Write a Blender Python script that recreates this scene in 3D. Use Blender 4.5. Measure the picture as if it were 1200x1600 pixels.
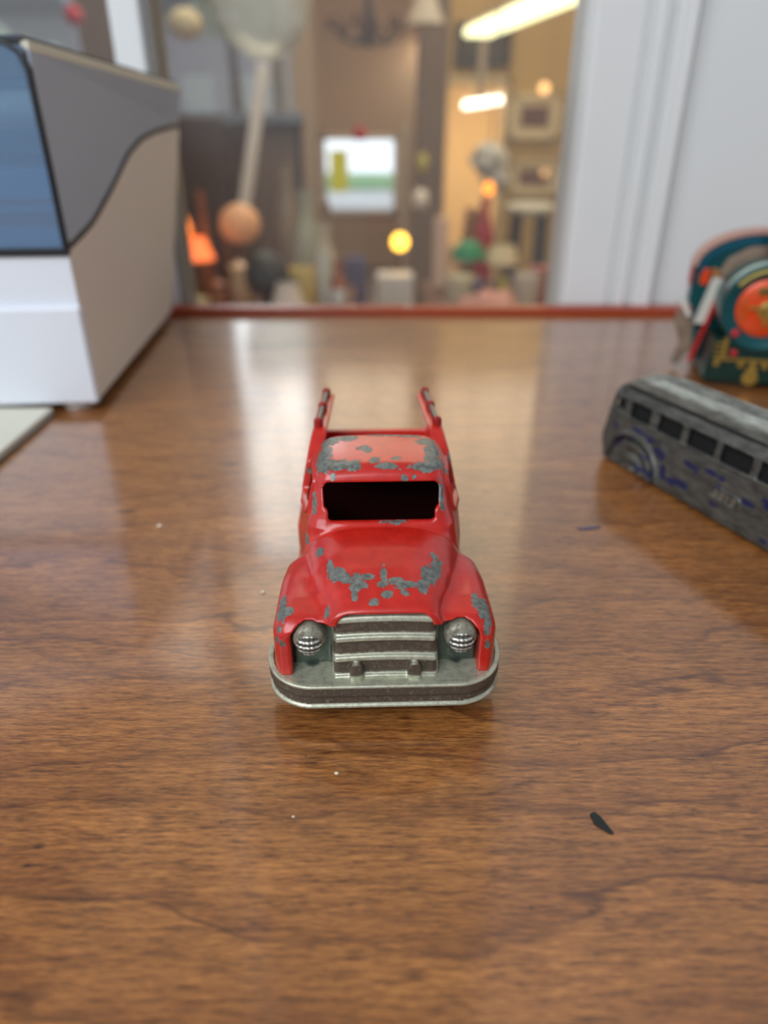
import bpy, bmesh, math, random
import numpy as np
from mathutils import Vector, Matrix, noise as mnoise
random.seed(7)
for o in list(bpy.data.objects): bpy.data.objects.remove(o)
S = bpy.context.scene
COL = S.collection
T = 1.10                      # height of the table top
PI = math.pi

# ---------------------------------------------------------------- camera, world, light, exposure
cd = bpy.data.cameras.new('camera'); cam = bpy.data.objects.new('camera', cd); COL.objects.link(cam)
cam.location = (0, 0, T + .110); cam.rotation_euler = (math.radians(90 - 28.5), 0, 0)
cd.sensor_fit = 'VERTICAL'; cd.sensor_height = 36; cd.sensor_width = 27
cd.lens = 1104 / 1600 * 36; cd.clip_start = .004; cd.clip_end = 200
cd.dof.use_dof = True; cd.dof.focus_distance = .148; cd.dof.aperture_fstop = 8.2
S.camera = cam
S.view_settings.view_transform = 'Standard'; S.view_settings.look = 'None'
S.view_settings.gamma = 1; S.view_settings.use_curve_mapping = False
S.view_settings.exposure = 0.0
w = bpy.data.worlds.new('sky'); S.world = w; w.use_nodes = True
bg = w.node_tree.nodes['Background']; bg.inputs[0].default_value = (.86, .92, 1, 1)
# an overcast sky that is brighter on the far side of the shop than behind the camera
_n = w.node_tree.nodes; _tc = _n.new('ShaderNodeTexCoord'); _sx = _n.new('ShaderNodeSeparateXYZ'); _mr = _n.new('ShaderNodeMapRange')
_mr.inputs[1].default_value = -.5; _mr.inputs[2].default_value = .7; _mr.inputs[3].default_value = .30; _mr.inputs[4].default_value = 2.0
w.node_tree.links.new(_tc.outputs['Generated'], _sx.inputs[0]); w.node_tree.links.new(_sx.outputs[1], _mr.inputs[0]); w.node_tree.links.new(_mr.outputs[0], bg.inputs[1])

def area(name, loc, rot, sx, sy, power, color):
    l = bpy.data.lights.new(name, 'AREA'); l.shape = 'RECTANGLE'; l.size = sx; l.size_y = sy
    l.energy = power; l.color = color
    o = bpy.data.objects.new(name, l); o.location = loc; o.rotation_euler = rot; COL.objects.link(o)
    return o
# daylight through the shop front behind and to the left of the camera
area('shopfront_daylight', (-.7, -.75, 2.15), (math.radians(58), 0, math.radians(-32)), 1.4, .9, 25, (.92, .96, 1))
# warm ceiling light of the shop beyond the glass
area('shop_ceiling_light', (.4, 3.6, 2.95), (0, 0, 0), 2.6, 5.4, 102, (1, .83, .60))
area('back_room_light', (.75, 7.0, 1.9), (0, 0, 0), .8, .8, 60, (1, .84, .62))
area('window_daylight', (-.465, 2.93, 2.1), (math.radians(-90), 0, 0), .30, 1.5, 4.5, (.9, .96, 1))

# ---------------------------------------------------------------- node helpers
class N:
    def __init__(s, name):
        s.m = bpy.data.materials.new(name); s.m.use_nodes = True
        s.t = s.m.node_tree; s.b = s.t.nodes['Principled BSDF']; s.out = s.t.nodes['Material Output']
    def n(s, typ, **k):
        nd = s.t.nodes.new(typ)
        for a, v in k.items(): setattr(nd, a, v)
        return nd
    def put(s, sock, v):
        if isinstance(v, bpy.types.NodeSocket): s.t.links.new(v, sock)
        elif v is not None:
            if hasattr(sock.default_value, '__len__') and not hasattr(v, '__len__'): v = (v, v, v)
            if hasattr(sock.default_value, '__len__') and len(sock.default_value) == 4 and len(v) == 3: v = (*v, 1)
            sock.default_value = v
    def math(s, op, a, b=None, c=None, clamp=False):
        nd = s.n('ShaderNodeMath', operation=op, use_clamp=clamp)
        s.put(nd.inputs[0], a); s.put(nd.inputs[1], b)
        if c is not None: s.put(nd.inputs[2], c)
        return nd.outputs[0]
    def vmul(s, v, k):
        nd = s.n('ShaderNodeVectorMath', operation='MULTIPLY'); s.put(nd.inputs[0], v); s.put(nd.inputs[1], k); return nd.outputs[0]
    def obj(s): return s.n('ShaderNodeTexCoord').outputs['Object']
    def xyz(s, v):
        nd = s.n('ShaderNodeSeparateXYZ'); s.put(nd.inputs[0], v); return nd.outputs
    def noise(s, v, scale, detail=3, rough=.55, dist=0):
        nd = s.n('ShaderNodeTexNoise'); s.put(nd.inputs['Vector'], v); nd.inputs['Scale'].default_value = scale
        nd.inputs['Detail'].default_value = detail; nd.inputs['Roughness'].default_value = rough
        nd.inputs['Distortion'].default_value = dist
        return nd.outputs['Fac']
    def step(s, v, a, b, lo=0., hi=1.):
        nd = s.n('ShaderNodeMapRange', clamp=True); s.put(nd.inputs[0], v)
        nd.inputs[1].default_value = a; nd.inputs[2].default_value = b
        nd.inputs[3].default_value = lo; nd.inputs[4].default_value = hi
        return nd.outputs[0]
    def mix(s, f, a, b, mode='MIX'):
        nd = s.n('ShaderNodeMix', data_type='RGBA', blend_type=mode)
        s.put(nd.inputs[0], f); s.put(nd.inputs[6], a); s.put(nd.inputs[7], b)
        return nd.outputs[2]
    def attr(s, a): return s.n('ShaderNodeAttribute', attribute_name=a).outputs['Fac']
    def set(s, **k):
        for a, v in k.items(): s.put(s.b.inputs[a.replace('_', ' ')], v)
        return s
    def bump(s, h, dist=.0002, strength=1):
        nd = s.n('ShaderNodeBump'); nd.inputs['Strength'].default_value = strength
        nd.inputs['Distance'].default_value = dist; s.put(nd.inputs['Height'], h)
        s.put(s.b.inputs['Normal'], nd.outputs[0])

def srgb(r, g, b):
    f = lambda c: (c/255/12.92 if c/255 <= .04045 else ((c/255+.055)/1.055)**2.4)
    return (f(r), f(g), f(b))
MC = {}
def plain(name, rgb, rough=.5, metal=0, var=.12, scale=60, emit=0, spec=.5, ecol=None):
    """surface of one colour with a slight procedural mottling"""
    if name in MC: return MC[name]
    k = N(name); c = srgb(*rgb)
    f = k.noise(k.obj(), scale, 3)
    k.set(Base_Color=k.mix(f, tuple(x*(1-var) for x in c), tuple(min(1, x*(1+var)) for x in c)), Roughness=rough, Metallic=metal)
    k.b.inputs['Specular IOR Level'].default_value = spec
    if emit:
        e = srgb(*(ecol or rgb)); k.set(Emission_Color=e, Emission_Strength=emit)
    MC[name] = k.m; return k.m

def clear(name, tint, refl=.5, rough=.03, ior=1.45, film=0, filmcol=(1, 1, 1)):
    """thin clear or tinted sheet: transparent body, fresnel-weighted gloss, optional milky film"""
    k = N(name); k.t.nodes.remove(k.b)
    tr = k.n('ShaderNodeBsdfTransparent'); tr.inputs[0].default_value = (*tint, 1)
    gl = k.n('ShaderNodeBsdfGlossy'); gl.inputs['Roughness'].default_value = rough
    df = k.n('ShaderNodeBsdfDiffuse'); df.inputs[0].default_value = (*filmcol, 1)
    m1 = k.n('ShaderNodeMixShader'); m1.inputs[0].default_value = film
    k.t.links.new(tr.outputs[0], m1.inputs[1]); k.t.links.new(df.outputs[0], m1.inputs[2])
    fr = k.n('ShaderNodeFresnel'); fr.inputs[0].default_value = ior
    ms = k.n('ShaderNodeMixShader')
    k.t.links.new(k.math('MULTIPLY', fr.outputs[0], refl), ms.inputs[0])
    k.t.links.new(m1.outputs[0], ms.inputs[1]); k.t.links.new(gl.outputs[0], ms.inputs[2])
    k.t.links.new(ms.outputs[0], k.out.inputs[0])
    return k.m

# ---------------------------------------------------------------- object helpers
def link(name, me, mat, parent=None, smooth=False):
    o = bpy.data.objects.new(name, me); COL.objects.link(o)
    if mat: me.materials.append(mat)
    if parent: o.parent = parent
    if smooth:
        for p in me.polygons: p.use_smooth = True
    return o
def tag(o, label=None, cat=None, group=None, kind=None):
    if label: o['label'] = label
    if cat: o['category'] = cat
    if group: o['group'] = group
    if kind: o['kind'] = kind
    return o
def thing(name, label, cat, loc=(0, 0, 0), rz=0, group=None):
    o = bpy.data.objects.new(name, None); COL.objects.link(o); o.empty_display_size = .01
    o.location = loc; o.rotation_euler = (0, 0, rz); return tag(o, label, cat, group)

class MB:
    """collects shapes, then links them as one mesh object"""
    def __init__(s): s.bm = bmesh.new()
    def _x(s, vs, loc, rot):
        M = Matrix.Translation(loc) @ (rot.to_4x4() if isinstance(rot, Matrix) else Matrix.Rotation(rot, 4, 'Z'))
        bmesh.ops.transform(s.bm, matrix=M, verts=vs)
    def box(s, x0, x1, y0, y1, z0, z1, bev=0, seg=2, rot=None, about=None):
        r = bmesh.ops.create_cube(s.bm, size=1); vs = r['verts']
        for v in vs:
            v.co = Vector(((x0+x1)/2 + v.co.x*(x1-x0), (y0+y1)/2 + v.co.y*(y1-y0), (z0+z1)/2 + v.co.z*(z1-z0)))
        if bev:
            es = list({e for v in vs for e in v.link_edges})
            r = bmesh.ops.bevel(s.bm, geom=es, offset=bev, segments=seg, affect='EDGES', profile=.5)
            vs = list({v for v in r['verts']} | {v for v in vs if v.is_valid})
        if rot is not None:
            c = Vector(about or ((x0+x1)/2, (y0+y1)/2, (z0+z1)/2))
            bmesh.ops.transform(s.bm, matrix=Matrix.Translation(c) @ rot.to_4x4() @ Matrix.Translation(-c), verts=vs)
        return s
    def lathe(s, prof, n=32, loc=(0, 0, 0), rot=0, cap=True, sx=1):
        rings = []
        for r, z in prof:
            rings.append([s.bm.verts.new((r*math.cos(2*PI*i/n)*sx, r*math.sin(2*PI*i/n), z)) for i in range(n)] if r > 1e-6 else [s.bm.verts.new((0, 0, z))])
        for a, b in zip(rings, rings[1:]):
            for i in range(n):
                j = (i+1) % n
                if len(a) == 1 and len(b) == 1: continue
                if len(a) == 1: s.bm.faces.new((a[0], b[j], b[i]))
                elif len(b) == 1: s.bm.faces.new((a[i], a[j], b[0]))
                else: s.bm.faces.new((a[i], a[j], b[j], b[i]))
        if cap:
            if len(rings[0]) > 1: s.bm.faces.new(rings[0][::-1])
            if len(rings[-1]) > 1: s.bm.faces.new(rings[-1])
        s._x([v for r in rings for v in r], loc, rot); return s
    def cyl(s, r, z0, z1, loc=(0, 0, 0), rot=0, n=32, bev=0):
        b = bev
        return s.lathe([(r-b, z0), (r, z0+b), (r, z1-b), (r-b, z1)] if b else [(r, z0), (r, z1)], n, loc, rot)
    def ball(s, r, loc, n=24, sz=1, sx=1):
        pr = [(r*math.sin(PI*i/12), -r*sz*math.cos(PI*i/12)) for i in range(13)]
        pr[0] = (0, pr[0][1]); pr[-1] = (0, pr[-1][1])
        return s.lathe(pr, n, loc, sx=sx)
    def tube(s, pts, r, n=10):
        pts = [Vector(p) for p in pts]; rings = []
        for i, p in enumerate(pts):
            d = (pts[min(i+1, len(pts)-1)] - pts[max(i-1, 0)]).normalized()
            q = d.to_track_quat('Z', 'Y'); rr = r[i] if hasattr(r, '__len__') else r
            rings.append([s.bm.verts.new(p + q @ Vector((rr*math.cos(2*PI*k/n), rr*math.sin(2*PI*k/n), 0))) for k in range(n)])
        for a, b in zip(rings, rings[1:]):
            for k in range(n): s.bm.faces.new((a[k], a[(k+1) % n], b[(k+1) % n], b[k]))
        s.bm.faces.new(rings[0][::-1]); s.bm.faces.new(rings[-1]); return s
    def prism(s, poly, d0, d1, axis='x', bev=0):
        """polygon in the plane square to axis, extruded from d0 to d1"""
        f = {'x': lambda a, b, d: (d, a, b), 'y': lambda a, b, d: (a, d, b), 'z': lambda a, b, d: (a, b, d)}[axis]
        A = [s.bm.verts.new(f(a, b, d0)) for a, b in poly]; B = [s.bm.verts.new(f(a, b, d1)) for a, b in poly]
        n = len(poly); fs = [s.bm.faces.new(A), s.bm.faces.new(B[::-1])]
        for i in range(n): fs.append(s.bm.faces.new((A[i], B[i], B[(i+1) % n], A[(i+1) % n])))
        bmesh.ops.recalc_face_normals(s.bm, faces=fs)
        if bev:
            es = list({e for v in A+B for e in v.link_edges})
            bmesh.ops.bevel(s.bm, geom=es, offset=bev, segments=2, affect='EDGES', profile=.5)
        return s
    def scale(s, k):
        bmesh.ops.scale(s.bm, vec=(k, k, k), verts=s.bm.verts[:]); return s
    def build(s, name, mat, parent=None, smooth=True, loc=None):
        bmesh.ops.recalc_face_normals(s.bm, faces=s.bm.faces[:])
        me = bpy.data.meshes.new(name); s.bm.to_mesh(me); s.bm.free()
        o = link(name, me, mat, parent)
        if smooth:
            me.shade_smooth() if hasattr(me, 'shade_smooth') else None
            me.set_sharp_from_angle(angle=math.radians(38))
            wn = o.modifiers.new('weighted', 'WEIGHTED_NORMAL'); wn.keep_sharp = True; wn.weight = 100
        if loc: o.location = loc
        return o
def struct(name, mb, mat, smooth=False): return tag(mb.build(name, mat, None, smooth), kind='structure')

# ---------------------------------------------------------------- signed distance modelling (millimetres)
def smin(a, b, k):
    h = np.clip(.5 + .5*(b-a)/k, 0, 1); return b*(1-h) + a*h - k*h*(1-h)
def smax(a, b, k): return -smin(-a, -b, k)
def rbox(x, y, z, c, h, r):
    qx = abs(x-c[0])-h[0]+r; qy = abs(y-c[1])-h[1]+r; qz = abs(z-c[2])-h[2]+r
    return np.sqrt(np.maximum(qx, 0)**2+np.maximum(qy, 0)**2+np.maximum(qz, 0)**2) + np.minimum(np.maximum(qx, np.maximum(qy, qz)), 0) - r
def rrect(x, y, cx, cy, hx, hy, r):
    qx = abs(x-cx)-hx+r; qy = abs(y-cy)-hy+r
    return np.sqrt(np.maximum(qx, 0)**2+np.maximum(qy, 0)**2) + np.minimum(np.maximum(qx, qy), 0) - r
def sdf_mesh(name, f, lo, hi, h, mat, parent=None, attrs=None, newton=3):
    ax = [np.arange(lo[i], hi[i]+h, h) for i in range(3)]
    X, Y, Z = np.meshgrid(*ax, indexing='ij', sparse=True)
    F = np.broadcast_to(f(X, Y, Z), tuple(len(a) for a in ax)).astype(np.float32)
    I = F < 0; n = F.shape
    cs = np.zeros((n[0]-1, n[1]-1, n[2]-1, 3), np.float32); cc = np.zeros(cs.shape[:3], np.float32)
    org = np.array(lo); quads = []; cross = []
    for a in range(3):
        sl0 = [slice(None)]*3; sl1 = [slice(None)]*3; sl0[a] = slice(0, -1); sl1[a] = slice(1, None)
        idx = np.argwhere(I[tuple(sl0)] != I[tuple(sl1)])
        e1 = idx.copy(); e1[:, a] += 1
        f0 = F[tuple(idx.T)]; f1 = F[tuple(e1.T)]
        p = idx.astype(np.float32); p[:, a] += f0/(f0-f1)
        b, c = [(1, 2), (2, 0), (0, 1)][a]
        for db in (0, -1):
            for dc in (0, -1):
                q = idx.copy(); q[:, b] += db; q[:, c] += dc
                ok = np.all((q >= 0) & (q < np.array(cc.shape)), axis=1)
                np.add.at(cs, tuple(q[ok].T), p[ok]); np.add.at(cc, tuple(q[ok].T), 1)
        cross.append((idx, I[tuple(idx.T)], b, c))
    cells = np.argwhere(cc > 0); vid = -np.ones(cc.shape, np.int64); vid[tuple(cells.T)] = np.arange(len(cells))
    V = cs[tuple(cells.T)]/cc[tuple(cells.T)][:, None]*h + org
    for idx, ins, b, c in cross:
        q = []
        for db, dc in ((-1, -1), (0, -1), (0, 0), (-1, 0)):
            t = idx.copy(); t[:, b] += db; t[:, c] += dc; q.append(t)
        ok = np.ones(len(idx), bool)
        for t in q: ok &= np.all((t >= 0) & (t < np.array(cc.shape)), axis=1)
        Q = np.stack([vid[tuple(t[ok].T)] for t in q], 1); s = ins[ok]
        Q[~s] = Q[~s][:, ::-1]; quads.append(Q)
    Q = np.concatenate(quads); V = V.astype(np.float64); e = h*.25; V0 = V.copy()
    ev = lambda P: np.asarray(f(P[:, 0], P[:, 1], P[:, 2]))
    for _ in range(newton):
        d = ev(V); g = np.stack([(ev(V+np.eye(3)[i]*e)-ev(V-np.eye(3)[i]*e))/(2*e) for i in range(3)], 1)
        st = d[:, None]*g/np.maximum((g**2).sum(1), .05)[:, None]
        L = np.linalg.norm(st, axis=1); st *= np.minimum(1, .5*h/np.maximum(L, 1e-9))[:, None]; V -= st
    off = np.clip(V-V0, -.7*h, .7*h); V = V0+off
    me = bpy.data.meshes.new(name)
    me.vertices.add(len(V)); me.vertices.foreach_set('co', (V*.001).ravel())
    me.loops.add(Q.size); me.loops.foreach_set('vertex_index', Q.ravel().astype(np.int32))
    me.polygons.add(len(Q)); me.polygons.foreach_set('loop_start', np.arange(0, Q.size, 4, dtype=np.int32))
    me.update(calc_edges=True); me.validate()
    for an, fn in (attrs or {}).items():
        at = me.attributes.new(an, 'FLOAT', 'POINT'); at.data.foreach_set('value', fn(V[:, 0], V[:, 1], V[:, 2]).astype(np.float32))
    return link(name, me, mat, parent, smooth=True)
def spots(L):
    """smooth field that peaks at each worn spot (x, y, z, radii)"""
    def g(x, y, z):
        o = np.zeros_like(x)
        for (a, b, c, rx, ry, rz, s) in L:
            o = np.maximum(o, s*np.exp(-(((x-a)/rx)**2+((y-b)/ry)**2+((z-c)/rz)**2)))
        return o
    return g
HRES = .34; HRES2 = .45
WEAR = [
    (-12.2, 48.2, 44.1, 2.0, 3.1, 0.7, 1), (-13.0, 42.6, 43.7, 1.9, 4, 0.7, 1), (-12.7, 36.4, 43.2, 0.9, 3.0, 1.1, 1), (-9.8, 36.0, 43.6, 2.4, 2.2, 0.7, 1),
    (-6.3, 35.5, 43.6, 1.9, 1.7, 0.7, 1), (-10.7, 33.3, 41.9, 0.7, 0.7, 0.9, 0.8), (-7.4, 49.4, 44.4, 2.3, 1.7, 0.7, 0.9), (-3.8, 43.3, 44.5, 1.7, 1.4, 0.7, 0.8),
    (-2.8, 41.9, 44.5, 0.9, 1.6, 0.7, 0.8), (-1.3, 37.1, 44.1, 1.3, 1.4, 0.7, 0.9), (1.6, 35.1, 43.6, 2.3, 0.9, 0.7, 1), (3.7, 38.0, 44.1, 1.4, 0.9, 0.7, 0.8),
    (4.0, 34.6, 43.3, 0.7, 0.7, 0.7, 0.8), (5.2, 33.0, 41.4, 0.8, 0.7, 0.7, 0.9), (7.3, 33.2, 41.8, 0.7, 0.7, 0.7, 0.8), (9.7, 34.9, 43.3, 3.2, 1.7, 0.8, 1),
    (11.7, 37.5, 43.7, 1.6, 2.8, 0.7, 1), (12.4, 42.5, 44.0, 1.7, 4, 1.1, 1), (11.0, 47.2, 44.2, 2.5, 2.6, 0.7, 0.9), (7.5, 50.4, 44.4, 2.9, 0.9, 0.7, 0.8),
    (1.6, 50.6, 44.5, 4, 0.7, 0.7, 0.8), (-17.2, 47.3, 37.1, 0.9, 0.7, 1.1, 0.9), (18.2, 53.9, 36.5, 0.7, 1.7, 1.7, 1), (15.3, 37.3, 41.0, 1.4, 1.0, 0.7, 0.9),
    (18.5, 53.6, 34.8, 0.7, 0.7, 2.1, 1), (13.4, 32.4, 38.1, 0.7, 1.8, 3.0, 1), (13.9, 31.0, 34.9, 0.7, 0.7, 0.7, 0.9), (-15.1, 33.1, 36.0, 0.7, 2.2, 2.0, 0.8),
    (-15.0, 31.5, 34.1, 0.7, 1.0, 0.8, 0.8), (-17.2, 30.9, 27.5, 0.7, 1.5, 1.1, 0.9), (3.4, 29.4, 32.4, 2.9, 0.7, 0.9, 0.8), (-13.7, 51.5, 28.9, 0.7, 0.7, 2.1, 0.8),
    (-13.7, 22.5, 28.8, 1.3, 1.6, 0.7, 0.9), (-11.3, 16.8, 29.0, 0.8, 2.1, 0.7, 1), (-10.1, 13.6, 28.9, 1.5, 1.9, 0.7, 1), (-7.8, 12.0, 29.1, 1.3, 1.6, 0.7, 1),
    (-5.7, 11.9, 29.4, 0.9, 1.1, 0.7, 1), (-3.5, 11.7, 29.5, 1.6, 0.8, 0.7, 1), (-5.1, 9.6, 28.8, 1.7, 1.4, 0.7, 1), (-6.0, 7.7, 28.0, 0.8, 1.8, 0.7, 1),
    (-0.1, 12.5, 29.7, 0.7, 2.4, 0.7, 1), (-0.4, 9.7, 28.9, 1.0, 1.0, 0.7, 0.9), (0.2, 7.3, 28.0, 1.1, 0.9, 0.7, 0.9), (-2.1, 5.8, 27.4, 0.9, 0.7, 0.7, 1),
    (2.5, 10.7, 29.2, 1.5, 0.8, 0.7, 1), (4.3, 9.6, 28.8, 2.2, 1.1, 0.7, 1), (4.2, 7.8, 28.2, 0.9, 0.7, 0.7, 0.9), (7.8, 9.5, 28.4, 1.1, 1.7, 0.9, 1),
    (9.4, 12.7, 28.9, 1.9, 2.4, 1.5, 1), (11.1, 15.6, 28.8, 1.3, 3.2, 0.9, 1), (10.9, 18.6, 29.6, 1.0, 1.1, 0.7, 0.8), (-21.2, 9.4, 23.1, 1.8, 4, 1.0, 1),
    (-19.7, 8.0, 23.7, 1.2, 1.5, 0.7, 0.9), (-21.3, 5.2, 21.5, 0.7, 0.8, 0.7, 0.9), (-21.8, 4.6, 19.5, 0.7, 0.7, 0.7, 0.9), (-20.8, 3.9, 18.9, 0.7, 0.7, 0.7, 0.8),
    (-11.8, 6.1, 24.2, 0.8, 1.2, 0.7, 0.8), (-11.6, 7.0, 24.8, 0.7, 1.0, 0.7, 0.8), (19.0, 10.4, 24.2, 0.9, 2.4, 0.7, 0.9), (20.4, 7.7, 23.4, 1.4, 3.7, 1.4, 1),
    (20.8, 5.4, 22.2, 1.0, 1.7, 0.9, 1), (20.4, 4.1, 21.1, 0.7, 0.7, 0.8, 0.9), (20.7, 3.9, 17.6, 0.7, 0.7, 0.7, 0.8),
]
# ---------------------------------------------------------------- table
def wood():
    k = N('cherry_veneer'); o = k.obj(); X, Y, Z = k.xyz(o)
    def vec(a, b, c=0.):
        nd = k.n('ShaderNodeCombineXYZ'); k.put(nd.inputs[0], a); k.put(nd.inputs[1], b); k.put(nd.inputs[2], c); return nd.outputs[0]
    # broad figure lines running mostly left to right
    warp = k.noise(vec(k.math('MULTIPLY', X, 9), k.math('MULTIPLY', Y, 26)), 1, 3, .5)
    warp2 = k.noise(vec(k.math('MULTIPLY', X, 60), k.math('MULTIPLY', Y, 190)), 1, 3, .6)
    ph = k.math('ADD', k.math('MULTIPLY', Y, 62), k.math('ADD', k.math('MULTIPLY', warp, 4.2), k.math('MULTIPLY', warp2, .35)))
    fr = k.math('FRACT', ph)
    line = k.math('SUBTRACT', 1, k.step(k.math('ABSOLUTE', k.math('SUBTRACT', fr, .5)), .0, .05))
    soft = k.math('SUBTRACT', 1, k.step(fr, .5, 1.0))
    soft = k.math('MULTIPLY', soft, k.step(fr, .44, .5))
    lm = k.noise(vec(k.math('MULTIPLY', X, 30), k.math('MULTIPLY', Y, 45), .37), 1, 2)
    line = k.math('MULTIPLY', line, k.step(lm, .36, .62))
    # short pores
    fl = k.noise(vec(k.math('MULTIPLY', X, 330), k.math('MULTIPLY', Y, 3000)), 1, 3, .65)
    fl2 = k.noise(vec(k.math('MULTIPLY', X, 130), k.math('MULTIPLY', Y, 1250), .7), 1, 4, .6)
    big = k.noise(vec(k.math('MULTIPLY', X, 14), k.math('MULTIPLY', Y, 48)), 1, 4, .6)
    grain = k.math('ADD', k.math('MULTIPLY', fl, .5), k.math('MULTIPLY', fl2, .5))
    c = k.mix(k.step(grain, .36, .64), srgb(84, 45, 19), srgb(192, 130, 70))
    c = k.mix(k.step(big, .3, .72), k.mix(1, c, (.70, .64, .60), 'MULTIPLY'), k.mix(1, c, (1.12, 1.06, 1.0), 'MULTIPLY'))
    c = k.mix(k.math('MULTIPLY', soft, .32), c, srgb(92, 44, 20))
    c = k.mix(k.math('MULTIPLY', line, .62), c, srgb(56, 24, 12))
    # knots and dark pitch marks, world millimetres on the veneer
    for (x, y, rx, ry, s) in KN:
        dx = k.math('DIVIDE', k.math('SUBTRACT', X, x*.001), rx*.001); dy = k.math('DIVIDE', k.math('SUBTRACT', Y, y*.001), ry*.001)
        d = k.math('ADD', k.math('SQRT', k.math('ADD', k.math('MULTIPLY', dx, dx), k.math('MULTIPLY', dy, dy))), k.math('MULTIPLY', k.math('SUBTRACT', fl2, .5), 1.6))
        c = k.mix(k.step(d, .2, 1.1, s, 0), c, srgb(30, 14, 10))
    k.set(Base_Color=c, Roughness=k.step(grain, .3, .7, .40, .30), Coat_Weight=1.0, Coat_Roughness=k.step(big, .3, .7, .10, .13), Coat_IOR=1.6)
    k.b.inputs['Specular IOR Level'].default_value = .4
    k.bump(grain, .00005, .22)
    return k.m
KN = [(-60.1, 80.4, 1.5, .7, .85), (-60.6, 76.8, 1.1, .5, .95), (-29.4, 85.3, .28, .28, .9), (39.7, 103.8, .35, .3, .8),
      (63.6, 100.8, .3, .4, .8), (-15.6, 100.5, .3, .3, .8), (-5.4, 69.8, .6, .3, .6), (23.6, 69.4, .5, .4, .7), (33.2, 68.7, .6, .5, .6),
      (112.3, 410.5, 2.2, 5, .5), (90.4, 306.4, 6, 4, .5), (99.7, 337.9, 7, 4, .4), (62.9, 232.9, 9, 1.2, .55),
      (-57.5, 240, 5, 2, .8), (-66, 229, 5, 2, .75), (-84, 203, 5, 2, .8), (-102, 272, 8, 1.6, .5)]
wood_m = wood()
t = thing('display_table', 'glossy cherry wood table with a fine brown grain', 'table', (0, 0, 0))
b = MB(); b.box(-.9, .62, -.06, .479, T-.022, T, .0015); b.build('table_top', wood_m, t, smooth=False)
b = MB(); b.box(-.9, .62, .479, .4945, T-.022, T+.0042, .0018, 3)
lip = N('red_brown_edge'); o_ = lip.obj(); lip.set(Base_Color=lip.mix(lip.noise(lip.vmul(o_, (12, 300, 300)), 1, 3), srgb(124, 38, 16), srgb(182, 70, 30)), Roughness=.32)
edge = thing('edge_strip', 'reddish brown raised wooden strip along the far edge of the table, against the window', 'wood strip', (0, 0, 0)); b.build('strip', lip.m, edge)
leg_m = plain('dark_table_leg', (96, 50, 26), .4)
for x in (-.85, .57):
    for y in (-.02, .44):
        b = MB(); b.box(x-.025, x+.025, y-.025, y+.025, 0, T-.022, .003); b.build('leg', leg_m, t)
for x in (-.0213, .0166):
    b = MB(); b.ball(.0015, (x, .4868, T+.0040), 16, .5); tag(b.build('screw_head', plain('bright_screw', (235, 235, 230), .25, .6), edge), 'small shiny screw head')

# ---------------------------------------------------------------- the window wall behind the table
white = plain('white_gloss_paint', (228, 230, 230), .38, var=.03, scale=9)
white2 = plain('white_wall_paint', (224, 227, 227), .5, var=.04, scale=5)
struct('trim_1', MB().box(.1230, .1530, .497, .553, 0, 2.4, .0015), white)                     # flat casing
b = MB()
for x0, x1, d in ((.1530, .1575, .006), (.1575, .1640, -.002), (.1640, .1690, .003), (.1690, .1760, -.004), (.1760, .1800, -.006)):
    b.box(x0, x1, .495+d, .545, 0, 2.4, .0008)
struct('trim_2', b, white)
struct('trim_3', MB().box(.1800, .1840, .504, .545, 0, 2.4), white)
struct('wall_right_front', MB().box(.1840, .262, .499, .545, 0, 2.4), white2)
struct('trim_4', MB().box(.262, .285, .494, .545, 0, 2.4, .003), white2)
struct('wall_far_right', MB().box(.285, 2.1, .499, .545, 0, 2.4), white2)
struct('trim_5', MB().box(-.1600, -.1415, .497, .530, 0, 2.4, .002), white)                     # post between the two panes
struct('trim_6', MB().box(-.1415, -.1385, .503, .535, 0, 2.4), plain('grey_stop_bead', (150, 152, 152), .5))
struct('trim_12', MB().box(-2.6, 2.1, -.55, .495, 2.4, 2.46), white2)      # unseen soffit over the display, added to keep overhead sky off the table
struct('wall_front_header', MB().box(-2.6, 2.1, .495, .56, 2.4, 3.0), white2)
struct('wall_front_below', MB().box(-2.6, .1230, .497, .545, 0, T-.03), white2)
struct('trim_7', MB().box(-.72, -.69, .497, .545, 0, 2.4, .002), white)
struct('wall_front_left', MB().box(-2.6, -.72, .50, .545, 0, 2.4), white2)
gl = clear('window_glass', (.97, .98, .98), .9, .015, 1.45, .045, (.85, .9, .95))
struct('window_1', MB().box(-.1385, .1230, .522, .525, T-.03, 2.4), gl)
struct('window_2', MB().box(-.69, -.16, .522, .525, T-.03, 2.4), gl)

# ---------------------------------------------------------------- shell of the shop
tan = plain('tan_wall_paint', (184, 162, 138), .7, var=.06, scale=1.2)
ochre = plain('ochre_wall_paint', (186, 160, 104), .7, var=.08, scale=1.5)
floor_m = plain('worn_brown_floor', (112, 92, 74), .45, var=.2, scale=4)
struct('floor', MB().box(-5, 3, -4, 9.2, -.05, 0), floor_m)
struct('ceiling', MB().box(-2.6, 2.1, .5, 9.2, 3.0, 3.05), plain('ochre_ceiling', (206, 176, 120), .8, var=.05, scale=1))
struct('wall_right', MB().box(2.0, 2.1, .545, 9.2, 0, 3.0), ochre)
b = MB(); b.box(.40, .43, 6.0, 6.12, 0, 3.0).box(.43, .91, 6.0, 6.12, 1.52, 3.0).box(.91, 2.0, 6.0, 6.12, 0, 3.0)
struct('wall_back_right', b, ochre)
struct('wall_passage', MB().box(.40, .46, 6.12, 9.0, 0, 3.0), tan)
struct('wall_back_room', MB().box(.46, 2.0, 8.6, 8.7, 0, 3.0), plain('orange_yellow_wall', (236, 204, 146), .7, var=.05, scale=2))
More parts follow.
